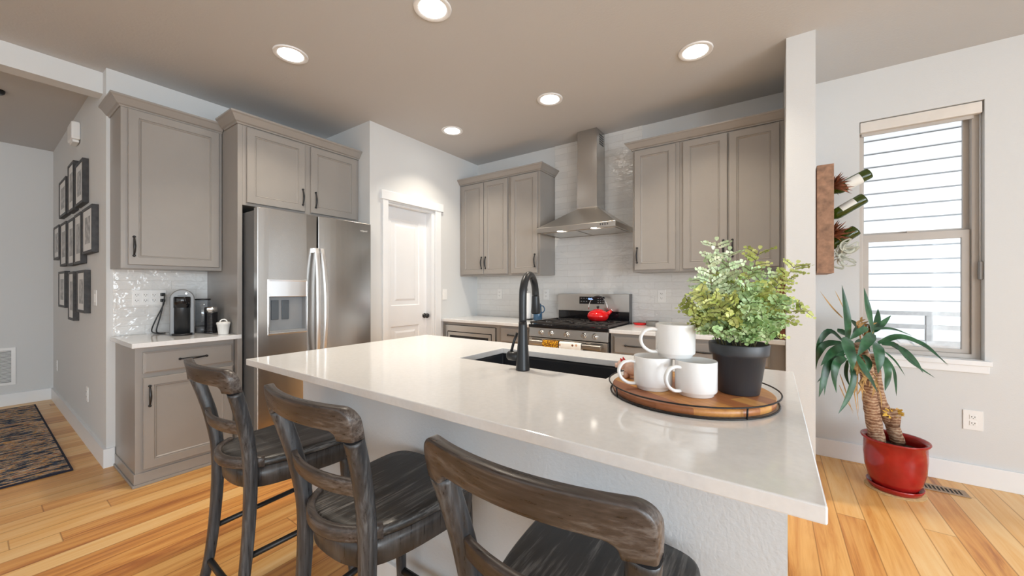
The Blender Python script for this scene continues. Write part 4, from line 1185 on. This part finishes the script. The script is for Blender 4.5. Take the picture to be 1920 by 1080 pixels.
# pod coffee machine, turned to face into the room
ca = math.radians(-14)
cm = thing('coffee_machine', 'grey and black pod coffee machine on the coffee counter', 'coffee machine', (-3.60, .905, CT), ca)
def arch(w, h, x0, x1, seg=16):
    pl = [(w, 0), (w, h - w)] + [(w * math.cos(PI * k / seg), h - w + w * math.sin(PI * k / seg)) for k in range(1, seg)] + [(-w, h - w), (-w, 0)]
    return MB().loft([[(x0, y, z) for y, z in pl], [(x1, y, z) for y, z in pl]], smooth=False)
part('shell', arch(.069, .332, -.115, .085), M_SILVER, cm, local=True, bevel=0.006)
part('front_column', MB().lathe([(.046, .014), (.046, .268), (.044, .272)], (.080, 0, 0), 32), M_FAUCET, cm, local=True)
part('brew_head', MB().lathe([(.048, .200), (.048, .272), (.044, .279)], (.083, 0, 0), 32), M_GLOSSBLK, cm, local=True)
part('lid_line', MB().box(.0855, .088, -.025, .025, .284, .287), M_BLACK, cm, local=True)
part('button', MB().loft([[(x,   .022 + .005 * math.cos(a), .302 + .006 * math.sin(a)) for a in [2 * PI * k / 12 for k in range(12)]] for x in (.085, .088)]), M_CHROME, cm, local=True)
part('base', MB().lathe([(.060, 0.0005), (.060, .012), (.056, .015)], (.080, 0, 0), 32).box(-.10, .10, -.064, .064, 0.0005, .012), M_BLACK, cm, local=True)
part('water_tank', MB().lathe([(.046, .05), (.046, .250)], (-.035, .120, 0), 28, caps=True), M_TANK, cm, local=True)
part('tank_lid', MB().lathe([(.048, .250), (.048, .258), (.044, .260)], (-.035, .120, 0), 28), M_BLACK, cm, local=True)
part('tank_base', MB().lathe([(.048, 0.0005), (.048, .05)], (-.035, .120, 0), 28), M_SILVER, cm, local=True)
cd = thing('power_cord', 'black plug and power cord running down from the outlet to the coffee machine', 'cord', (-3.83, .80, CT))
part('plug', MB().box(XF + .0172, XF + .045, .83, .855, 1.195, 1.218), M_BLACK, cd, bevel=0.004)
part('plug', MB().box(XF + .0172, XF + .045, .83, .855, 1.150, 1.173), M_BLACK, cd, bevel=0.004)
part('cable', MB().tube(smooth_path([(XF + .045, .842, 1.16), (XF + .052, .842, 1.13), (XF + .05, .80, 1.02), (XF + .06, .775, .94), (XF + .075, .80, .9195), (XF + .10, .83, .9195)], 30), .0042, 8)
     .tube(smooth_path([(XF + .045, .842, 1.206), (XF + .055, .848, 1.19), (XF + .055, .825, 1.05), (XF + .065, .80, .94), (XF + .085, .815, .9195), (XF + .11, .84, .9195)], 30), .0042, 8), M_BLACK, cd)
ft = thing('milk_frother', 'black milk frother with a steel lid on the coffee counter', 'milk frother', (-3.50, 1.050, CT))
fb_ = MB()
prof = [(.046, .0005), (.046, .012), (.041, .016)]
for k in range(22): prof += [(.0405, .018 + k * .006), (.0392, .020 + k * .006), (.0392, .022 + k * .006), (.0405, .0235 + k * .006)]
part('body', fb_.lathe(prof + [(.0405, .158)], (-3.50, 1.050, CT), 32), M_GLOSSBLK, ft)
part('lid', MB().lathe([(.041, .158), (.041, .190), (.038, .198), (.015, .202)], (-3.50, 1.050, CT), 32), M_CHROME, ft)
cn = thing('sugar_canister', 'little white lidded bucket canister at the end of the coffee counter', 'canister', (-3.345, 1.078, CT))
part('bucket', MB().lathe([(.029, .0005), (.031, .002), (.0405, .074), (.0435, .076), (.0435, .080)], (-3.345, 1.078, CT), 32), M_CER, cn)
part('lid', MB().lathe([(.0425, .080), (.0425, .088), (.038, .091), (.005, .093)], (-3.345, 1.078, CT), 32).tube([(-3.345 + .016 * math.cos(a) * .45, 1.078 + .020 * math.cos(a), CT + .090 + .019 * math.sin(a)) for a in [PI * k / 12 for k in range(13)]], .0042, 8), M_CER, cn)

# ------------------------------------------------------------------ things on the range wall counters
pt = thing('paper_towel_holder', 'white paper towel roll on a black stand behind the faucet', 'paper towel', (-2.175, 3.42, CT))
part('stand', MB().lathe([(.07, .0005), (.07, .012), (.008, .014), (.006, .3), (.006, .315), (.002, .318)], (-2.175, 3.42, CT), 24).tube([(-2.175 + .014 * math.cos(a), 3.42, CT + .325 + .014 * math.sin(a)) for a in [2 * PI * k / 16 for k in range(17)]], .003, 6), M_BLACK, pt)
part('roll', MB().lathe([(.052, .0145), (.053, .016), (.053, .285), (.052, .287), (.02, .287)], (-2.175, 3.42, CT), 32), M_PAPER, pt)
bp = thing('pitcher', 'dark blue glazed pitcher with a handle left of the range', 'pitcher', (-2.045, 3.44, CT))
part('jug', MB().lathe([(.045, .0005), (.047, .004), (.047, .08), (.041, .095), (.037, .15), (.040, .17), (.037, .171), (.034, .15)], (-2.045, 3.44, CT), 28), M_TEAL, bp)
part('handle', MB().tube(smooth_path([(-2.010, 3.445, CT + .155), (-1.985, 3.452, CT + .15), (-1.972, 3.455, CT + .12), (-1.982, 3.452, CT + .09), (-2.008, 3.445, CT + .078)], 20), .006, 8), M_TEAL, bp)
part('lid', MB().lathe([(.034, .171), (.030, .178), (.010, .182), (.010, .195), (.004, .198)], (-2.045, 3.44, CT), 20), M_BLACK, bp)
whole('spoon_rest', MB().lathe([(.045, 0), (.055, .004), (.062, .018), (.059, .019), (.050, .008), (.0, .006)], (-1.005, 3.54, CT + .0004), 28, caps=False, sy=.8), M_RED, 'small red dish on the counter right of the range', 'dish', (-1.005, 3.54, CT + .0004))
whole('ramekin', MB().lathe([(.048, 0), (.052, .004), (.055, .042), (.053, .044), (.049, .042), (.046, .008), (.0, .006)], (-.885, 3.50, CT + .0004), 28, caps=False), M_GREYB, 'small grey stoneware bowl beside the red dish', 'bowl', (-.885, 3.50, CT + .0004))
whole('cutting_board', MB().box(.040, .0705, 3.05, 3.40, CT + .0004, 1.36), M_BOARDR, 'thick reddish wooden cutting board leaning on the wing wall', 'cutting board', (.055, 3.22, CT), bevel=0.004)
whole('cutting_board', MB().box(.016, .036, 3.20, 3.50, CT + .0004, 1.24), M_BOARDB, 'thin pale cutting board beside the reddish one, half behind the fern', 'cutting board', (.026, 3.35, CT), bevel=0.004)
whole('trivet', MB().lathe([(.045, 0), (.048, .004), (.046, .022), (.030, .030), (.0, .031)], (-.005, 3.10, CT + .0004), 24, caps=False), M_CHARC, 'small black dish at the foot of the cutting boards', 'dish', (-.005, 3.10, CT + .0004))

# ------------------------------------------------------------------ hallway: pictures, rug, grille, chime
def picture(x0, x1, z0, z1, label, k):
    t = thing('picture_frame', label, 'picture', ((x0 + x1) / 2, YH, (z0 + z1) / 2), 0, 'framed pictures on the hallway wall')
    part('frame', MB().grid(TY(YH), [x0, x0 + .022, x1 - .022, x1], [z0, z0 + .022, z1 - .022, z1], lambda i, j: i != 1 or j != 1, 0.0005, .036), M_PFRAME, t, bevel=0.002)
    part('print', MB().tbox(TY(YH), x0 + .022, x1 - .022, .001, .031, z0 + .022, z1 - .022), M_PRINT[k % 4], t)
PICS = [(-5.85, -5.40, 1.946, 2.298, 'left picture in the top row of three'), (-5.27, -4.96, 1.933, 2.361, 'tall middle picture in the top row of three'), (-4.875, -4.496, 1.938, 2.292, 'right picture in the top row of three, nearest the kitchen'),
        (-6.257, -5.86, 1.55, 1.892, 'farthest left picture in the middle row of five'), (-5.765, -5.38, 1.466, 1.88, 'second from left picture in the middle row of five'), (-5.285, -4.945, 1.455, 1.867, 'centre picture of the middle row of five'),
        (-4.91, -4.575, 1.456, 1.874, 'fourth picture in the middle row, just left of the row end'), (-4.52, -4.095, 1.52, 1.875, 'rightmost picture in the middle row, nearest the kitchen corner'),
        (-5.883, -5.463, 1.069, 1.417, 'left picture in the bottom row of three'), (-5.25, -4.955, .972, 1.401, 'low-hanging middle picture in the bottom row of three'), (-4.775, -4.412, 1.057, 1.399, 'right picture in the bottom row, next to the switch plate')]
for k, (a, b, c_, d, lb) in enumerate(PICS): picture(a, b, c_, d, 'black framed print, ' + lb, k)
ch = thing('door_chime', 'white door chime box high on the hallway wall above the pictures', 'door chime', (-4.98, YH, 2.58))
part('cover', MB().box(-5.09, -4.87, YH - .055, YH - .0005, 2.525, 2.675), M_PLATE, ch, bevel=0.012, seg=3)
part('speaker_grille', MB().box(-5.06, -4.90, YH - .045, YH - .006, 2.505, 2.525), M_PLATE, ch, bevel=0.004)
ag = thing('return_air_grille', 'white return air grille low on the hallway end wall', 'vent', (XE, .02, .42))
part('frame', MB().grid(TX(XE), [-.255, -.225, .265, .295], [.222, .252, .590, .620], lambda i, j: i != 1 or j != 1, .0004, .012), M_PLATE, ag, bevel=0.002)
part('backing', MB().tbox(TX(XE), -.225, .265, .0004, .002, .252, .590), M_SLOT, ag)
lv_ = MB()
for k in range(24):
    z = .258 + k * .0139
    lv_.add([(XE + .002, -.225, z + .008), (XE + .002, .265, z + .008), (XE + .011, .265, z), (XE + .011, -.225, z)], [(0, 1, 2, 3)])
    lv_.add([(XE + .002, -.225, z + .0095), (XE + .002, .265, z + .0095), (XE + .011, .265, z + .0015), (XE + .011, -.225, z + .0015)], [(3, 2, 1, 0)])
part('louvres', lv_, M_PLATE, ag, recalc=False)
rg_ = thing('runner_rug', 'multicoloured woven runner rug on the hallway floor', 'rug', (-5.2, .02, 0))
gm = MB()
nx_, ny_ = 120, 40
rr = random.Random(5)
X0, X1, Y0, Y1 = -6.48, -3.975, -.372, .402
pts = [[(X0 + (X1 - X0) * i / nx_, Y0 + (Y1 - Y0) * j / ny_, .0095 + rr.uniform(-.0015, .0015)) for i in range(nx_ + 1)] for j in range(ny_ + 1)]
gm.loft(pts, closed=False, caps=False)
gm.loft([[(X0, Y0, .0008), (X1, Y0, .0008), (X1, Y1, .0008), (X0, Y1, .0008)], [(X0, Y0, .0095), (X1, Y0, .0095), (X1, Y1, .0095), (X0, Y1, .0095)]], caps=False, smooth=False)
part('pile', gm, M_RUG, rg_, merge=False)
part('binding', MB().grid(lambda u, v, z: (u, z, v), [X0 - .022, X0, X1, X1 + .018], [Y0 - .02, Y0, Y1, Y1 + .012], lambda i, j: i != 1 or j != 1, .0004, .009), M_RUGEDGE, rg_)
hl = thing('hallway_light', 'black ceiling light at the edge of the hallway ceiling', 'ceiling light', (-4.965, .128, H))
part('canopy', MB().lathe([(.030, -.032), (.040, -.020), (.042, -.0005)], (-4.965, .128, H), 24), M_BLACK, hl)
part('finial', MB().lathe([(.010, -.045), (.014, -.032)], (-4.965, .128, H), 12), M_BLACK, hl)

# ------------------------------------------------------------------ recessed ceiling lights
def make_can(loc, label):
    t = thing('recessed_light', label, 'ceiling light', loc, 0, 'recessed lights in the kitchen ceiling')
    part('trim_ring', MB().lathe([(.104, -.0005), (.103, -.006), (.098, -.008), (.080, -.006), (.076, -.004), (.066, -.0015), (.060, -.001)], tl, 40, caps=False), M_TRIM, t, local=True)
    part('lens', MB().lathe([(.074, -.0046), (.055, -.0035), (.0, -.003)], tl, 32, caps=False), M_LENS, t, local=True)
    ld_ = bpy.data.lights.new('lamp_glow', 'AREA')
    ld_.shape = 'DISK'; ld_.size = .13; ld_.energy = LAMP_POWER; ld_.color = LAMP_COLOR; ld_.spread = 1.85
    lo = bpy.data.objects.new('lamp_glow', ld_); C.objects.link(lo)
    lo.parent = t; lo.location = (0, 0, -.012)
    return t
cans = [((-1.54, 1.457), 'recessed ceiling light above the island, nearest the camera'), ((-2.617, 1.214), 'recessed ceiling light in front of the refrigerator cabinet'),
        ((-.411, 2.697), 'recessed ceiling light in front of the two-door cabinet by the wing wall'), ((-1.494, 2.706), 'recessed ceiling light straight in front of the range hood'), ((-2.581, 2.703), 'recessed ceiling light nearest the pantry door')]
c0 = make_can((*cans[0][0], H), cans[0][1])
for (x, y), lb in cans[1:]: copy_thing(c0, (x, y, H), lb)

# ------------------------------------------------------------------ window side: yucca, register, bottle planter
DY = 2.36
yc = Vector((.628, 3.285, 0))
whole('cork_mat', MB().lathe([(.138, 0), (.140, .002), (.138, .006), (.0, .006)], (yc.x, yc.y, .0004), 40, caps=False), M_CORK, 'round cork mat under the red saucer by the window', 'mat', (yc.x, yc.y, .0004))
whole('plant_saucer', MB().lathe([(.110, 0), (.118, .002), (.128, .022), (.131, .034), (.127, .035), (.116, .010), (.0, .008)], (yc.x, yc.y, .0068), 44, caps=False), M_REDPOT, 'glossy red saucer under the yucca pot', 'saucer', (yc.x, yc.y, .0068))
yu = thing('potted_yucca', 'tall yucca with strap leaves in a glossy red pot by the window', 'plant', (yc.x, yc.y, .0152))
part('pot', MB().lathe([(.094, .0005), (.098, .004), (.122, .05), (.139, .12), (.1445, .20), (.1430, .285), (.1530, .292), (.1580, .302), (.1560, .308), (.1480, .306), (.1330, .298), (.1300, .285), (.131, .22)], (yc.x, yc.y, .0152), 56, caps=False), M_REDPOT, yu)
part('soil', MB().lathe([(.130, .245), (.0, .25)], (yc.x, yc.y, .0152), 36, caps=False), M_SOIL, yu)
def ypt(cx, cy, dd=0.0):       # crop coordinates of the close-up study -> photo pixel -> point
    return at(1510 + cx / 3.857, 520 + cy / 3.857, DY + dd)
def trunk(pts, r):
    p = smooth_path(pts, 20)
    return MB().tube(p, [r * (1.15 - .25 * i / 20) * (1 + .05 * math.sin(i * 2.3)) for i in range(21)], 16)
ba = at(1645, 829, DY + .04); bb = at(1684, 830, DY + .045)
part('trunk', trunk([ba, ypt(484, 980, .02), ypt(464, 850, .0), ypt(436, 640, -.02), ypt(385, 480, -.02)], .036), M_BARK, yu)
part('trunk', trunk([bb, ypt(622, 1060, .04), ypt(545, 905, .03), ypt(512, 760, .03), ypt(492, 560, .02)], .031), M_BARK, yu)
part('cut_stub', MB().tube([ypt(628, 1070, .03), ypt(636, 1010, .02), ypt(640, 980, -.01)], [.036, .036, .031], 14), M_BARK, yu)
ry = random.Random(11)
def strap(m, pts, w, nrm=None, n=14, fold=.25, taper=.75):
    p = smooth_path(pts, n)
    nr = nrm or (-CF * .8 + Vector((0, 0, .6)))
    L, Mi, R = [], [], []
    for i, q in enumerate(p):
        t = (p[min(i + 1, n)] - p[max(i - 1, 0)]).normalized()
        sd = t.cross(nr)
        sd = sd.normalized() if sd.length > 1e-4 else CR
        up = sd.cross(t)
        f = i / n
        hw = w * .5 * (min(1, .45 + f * 3.0) * (1 - max(0, (f - .45) / .55) ** 1.6)) + .0004
        L.append(q - sd * hw + up * (hw * fold)); Mi.append(q); R.append(q + sd * hw + up * (hw * fold))
    m.loft([[L[i], Mi[i], R[i]] for i in range(n + 1)], closed=False, caps=False)
LV = [  # control points in the close-up (x, y, depth), width in metres
    ([(300, 470, -.02), (298, 300, -.05), (265, 55, -.03)], .050), ([(490, 440, .0), (455, 260, -.04), (424, 75, -.02)], .046),
    ([(470, 400, .03), (545, 345, .06), (620, 275, .10)], .036), ([(505, 360, .05), (520, 300, .08), (526, 228, .10)], .036),
    ([(275, 465, .02), (175, 390, .02), (100, 470, .02), (70, 600, .04)], .034), ([(260, 470, .0), (140, 488, .0), (82, 580, .02), (76, 670, .04)], .038),
    ([(275, 490, -.02), (190, 545, -.08), (110, 640, -.11)], .044), ([(280, 550, -.04), (170, 620, -.10), (125, 760, -.12), (98, 868, -.12)], .042),
    ([(290, 580, -.06), (225, 620, -.12), (205, 720, -.13), (225, 838, -.13)], .044), ([(320, 450, -.06), (300, 490, -.12), (330, 590, -.16), (342, 682, -.16)], .070),
    ([(330, 640, -.08), (345, 740, -.10), (300, 880, -.10), (238, 988, -.10)], .034), ([(365, 555, -.08), (425, 670, -.13), (470, 740, -.13), (522, 832, -.13)], .044),
    ([(490, 410, -.04), (440, 470, -.10), (375, 570, -.12)], .056), ([(515, 475, -.05), (522, 520, -.11), (530, 610, -.13), (525, 700, -.13)], .062),
    ([(555, 560, -.04), (588, 660, -.08), (590, 740, -.08), (575, 822, -.08)], .046), ([(585, 580, .0), (635, 670, .0), (650, 760, .0), (658, 858, .0)], .024),
    ([(525, 475, .0), (680, 430, -.05), (850, 490, -.10), (1036, 635, -.16)], .036), ([(550, 482, .02), (650, 492, .0), (760, 610, -.03), (938, 728, -.06)], .036),
    ([(620, 490, .04), (720, 540, .0), (800, 620, -.02), (852, 692, -.03)], .044), ([(440, 375, .02), (620, 372, .05), (775, 424, .08)], .018),
    ([(700, 430, .0), (870, 488, .03), (1030, 640, .04)], .020), ([(575, 540, .0), (650, 610, .0), (722, 712, .0)], .018),
    ([(450, 365, -.05), (380, 400, -.08), (315, 455, -.08)], .036), ([(385, 372, .04), (350, 330, .05), (332, 305, .06)], .034),
    ([(290, 520, .02), (170, 640, .0), (135, 855, -.01)], .028), ([(420, 560, -.05), (455, 620, -.09), (460, 690, -.10)], .040),
    ([(300, 420, .05), (250, 390, .08), (232, 370, .09)], .05), ([(260, 560, .05), (150, 690, .07), (85, 760, .08)], .016),
    ([(360, 500, .08), (420, 470, .12), (470, 540, .12)], .05), ([(480, 560, .06), (560, 600, .10), (620, 690, .10)], .03),
    ([(350, 430, .05), (400, 360, .10), (470, 340, .15)], .045), ([(300, 600, .05), (290, 700, .07), (320, 790, .07)], .03)]
for pts, w in LV:
    m = MB(); strap(m, [ypt(*p) for p in pts], w)
    part('leaf', m, M_YUCCA, yu, merge=False, recalc=False)
dryL = [([(270, 295, .0), (190, 215, .0), (105, 100, .0)], .014), ([(272, 215, .03), (240, 150, .03), (213, 95, .03)], .008),
        ([(330, 700, .0), (350, 820, .0), (386, 1035, .0)], .008), ([(245, 780, .0), (290, 880, .0), (352, 975, .0)], .008), ([(250, 700, .0), (290, 820, .0), (345, 990, .0)], .008),
        ([(380, 700, .0), (372, 800, .0), (385, 980, .0)], .008), ([(520, 780, -.04), (545, 860, -.04), (552, 945, -.04)], .010), ([(430, 700, -.05), (415, 800, -.05), (412, 890, -.05)], .008), ([(490, 760, -.06), (495, 820, -.06), (480, 870, -.06)], .014)]
dm = MB()
for pts, w in dryL: strap(dm, [ypt(*p) for p in pts], w)
for k in range(26):
    x, y = ry.uniform(330, 520), ry.uniform(600, 760)
    strap(dm, [ypt(x, y, -.03), ypt(x + ry.uniform(-25, 25), y + 40, -.05), ypt(x + ry.uniform(-40, 40), y + ry.uniform(50, 120), -.05)], .014)
for k in range(12):
    x, y = ry.uniform(370, 470), ry.uniform(300, 420)
    strap(dm, [ypt(x, y + 40, .0), ypt(x + ry.uniform(-20, 20), y, -.01), ypt(x + ry.uniform(-50, 80), y - ry.uniform(0, 40), -.01)], .016)
part('dry_leaves', dm, M_TAN, yu, merge=False, recalc=False)
fm = MB()
for k in range(46):
    a = ry.uniform(0, 2 * PI); b = ry.uniform(-.5, 1)
    c_ = ypt(632 + 40 * math.cos(a), 985 + 26 * math.sin(a), ry.uniform(-.05, .03))
    strap(fm, [c_, c_ + Vector((.012 * math.cos(a), -.008, .01 * b)), c_ + Vector((.026 * math.cos(a), -.014, .022 * b))], .012, n=6)
part('yellow_bracts', fm, M_YEL, yu, merge=False, recalc=False)
fm = MB()
for k in range(10):
    c_ = Vector((yc.x - .01 + ry.uniform(-.05, .05), yc.y - .06 + ry.uniform(-.03, .03), .268))
    strap(fm, [c_, c_ + Vector((.01, -.01, .006)), c_ + Vector((.024, -.016, .003))], .016, n=6)
part('fallen_bracts', fm, M_YEL, yu, merge=False, recalc=False)

rgx = thing('floor_register', 'brown metal floor register in the floorboards behind the red pot', 'vent', (.86, 3.42, 0))
part('frame', MB().grid(lambda u, v, z: (u, z, v), [.702, .722, .950, .978], [3.400, 3.418, 3.482, 3.500], lambda i, j: i != 1 or j != 1, .0004, .005), M_REGISTER, rgx, bevel=0.001)
part('duct', MB().box(.722, .950, 3.418, 3.482, .0004, .0012), M_SLOT, rgx)
rb = MB()
for k in range(12): rb.box(.730 + k * .0185, .7375 + k * .0185, 3.418, 3.482, .0014, .0045)
part('bars', rb, M_REGISTER, rgx)

# wooden bottle planter hung on the far face of the wing wall
wp = thing('wall_planter', 'rustic wooden box planter hung on the wing wall by the window', 'planter', (.27, 3.38, 1.70))
part('near_board', MB().box(.244, .331, 3.196, 3.216, 1.353, 2.066), M_PLANTERW, wp, bevel=0.002)
part('far_board', MB().box(.244, .331, 3.560, 3.580, 1.353, 2.066), M_PLANTERW, wp, bevel=0.002)
part('top_board', MB().box(.244, .331, 3.216, 3.560, 2.046, 2.066), M_PLANTERW, wp, bevel=0.002)
part('bottom_board', MB().box(.244, .331, 3.216, 3.560, 1.353, 1.373), M_PLANTERW, wp, bevel=0.002)
part('back_box', MB().box(.2145, .244, 3.206, 3.570, 1.37, 2.035), simple('dark_planter_wood', (0.10, 0.035, 0.018, 1), 0.7, var=0.3, vscale=20), wp, bevel=0.002)
def bottle(base, ang, L, label, lab=True):
    """wine bottle lying neck-first into the planter, base up and outwards"""
    base = Vector(base)
    ax = Vector((-math.cos(ang), 0, -math.sin(ang)))
    t = thing('wine_bottle', label, 'bottle', base, 0, 'bottles in the wall planter')
    k = L / .30
    pr = [(0, .022), (.004, .034), (.012, .037), (.185 * k, .037), (.205 * k, .033), (.235 * k, .016), (.25 * k, .0145), (.29 * k, .0145), (.30 * k, .0150)]
    part('glass', MB().tube([base + ax * q for q, _ in pr], [r_ for _, r_ in pr], 24), M_BOTTLE, t)
    if lab:
        X = ax.cross(Vector((0, 1, 0)))
        ringf = lambda q: [base + ax * q + Vector((0, -1, 0)) * (.0374 * math.cos(a)) - X * (.0374 * math.sin(a)) for a in [math.radians(-75 + 150 * i / 12) + lab for i in range(13)]]
        part('label', MB().loft([ringf(.055), ringf(.14)], closed=False, caps=False), M_LABEL, t)
    return t
bottle((.527, 3.345, 2.008), math.radians(28), .27, 'green wine bottle at the top of the wall planter', -.5)
bottle((.502, 3.345, 1.850), math.radians(33), .27, 'green wine bottle in the middle of the wall planter', 1.1)
bottle((.458, 3.310, 1.640), math.radians(38), .235, 'wine bottle at the bottom of the wall planter, behind the curly grey air plant', 0)
def airplant(c, n, L, mat, label, kind='spike'):
    c = Vector(c)
    m = MB()
    for k in range(n):
        el = ry.uniform(-.35, 1.0); az = ry.uniform(-1.25, 1.05)
        d = Vector((math.cos(el) * math.cos(az), math.cos(el) * math.sin(az), math.sin(el)))
        l = L * ry.uniform(.6, 1.1)
        if kind == 'spike':
            strap(m, [c, c + d * l * .5 + Vector((0, 0, .004)), c + d * l + Vector((0, 0, ry.uniform(-.02, .012)))], .011, nrm=Vector((ry.uniform(-.5, .5), -1, .4)), n=8)
        else:
            # ribbon leaf that arches out and curls back on itself
            R0 = L * ry.uniform(.22, .42); th0 = ry.uniform(-1.4, 1.6); s_ = ry.choice((-1, 1)); tilt = ry.uniform(-.7, .7)
            cc = c + Vector((ry.uniform(.01, .075), ry.uniform(-.05, .03), ry.uniform(-.06, .06)))
            curl = []
            for q in range(9):
                th = th0 + s_ * q * .55
                rr_ = R0 * (1 - .07 * q)
                curl.append(cc + Vector((rr_ * math.cos(th), rr_ * math.sin(th) * math.sin(tilt), rr_ * math.sin(th) * math.cos(tilt))))
            curl = [c] + curl
            strap(m, curl, .009, nrm=Vector((.3, -1, .5)), n=32)
    o = whole('air_plant', m, mat, label, 'plant', c, merge=False, recalc=False)
    return o
airplant((.318, 3.285, 1.925), 36, .125, M_AIRRED, 'spiky red air plant beside the top bottle of the planter')
airplant((.318, 3.285, 1.600), 34, .125, M_AIRRED, 'spiky red air plant below the middle bottle of the planter')
airplant((.345, 3.265, 1.475), 20, .13, M_AIRGREY, 'curly pale grey air plant at the bottom of the planter', 'curl')
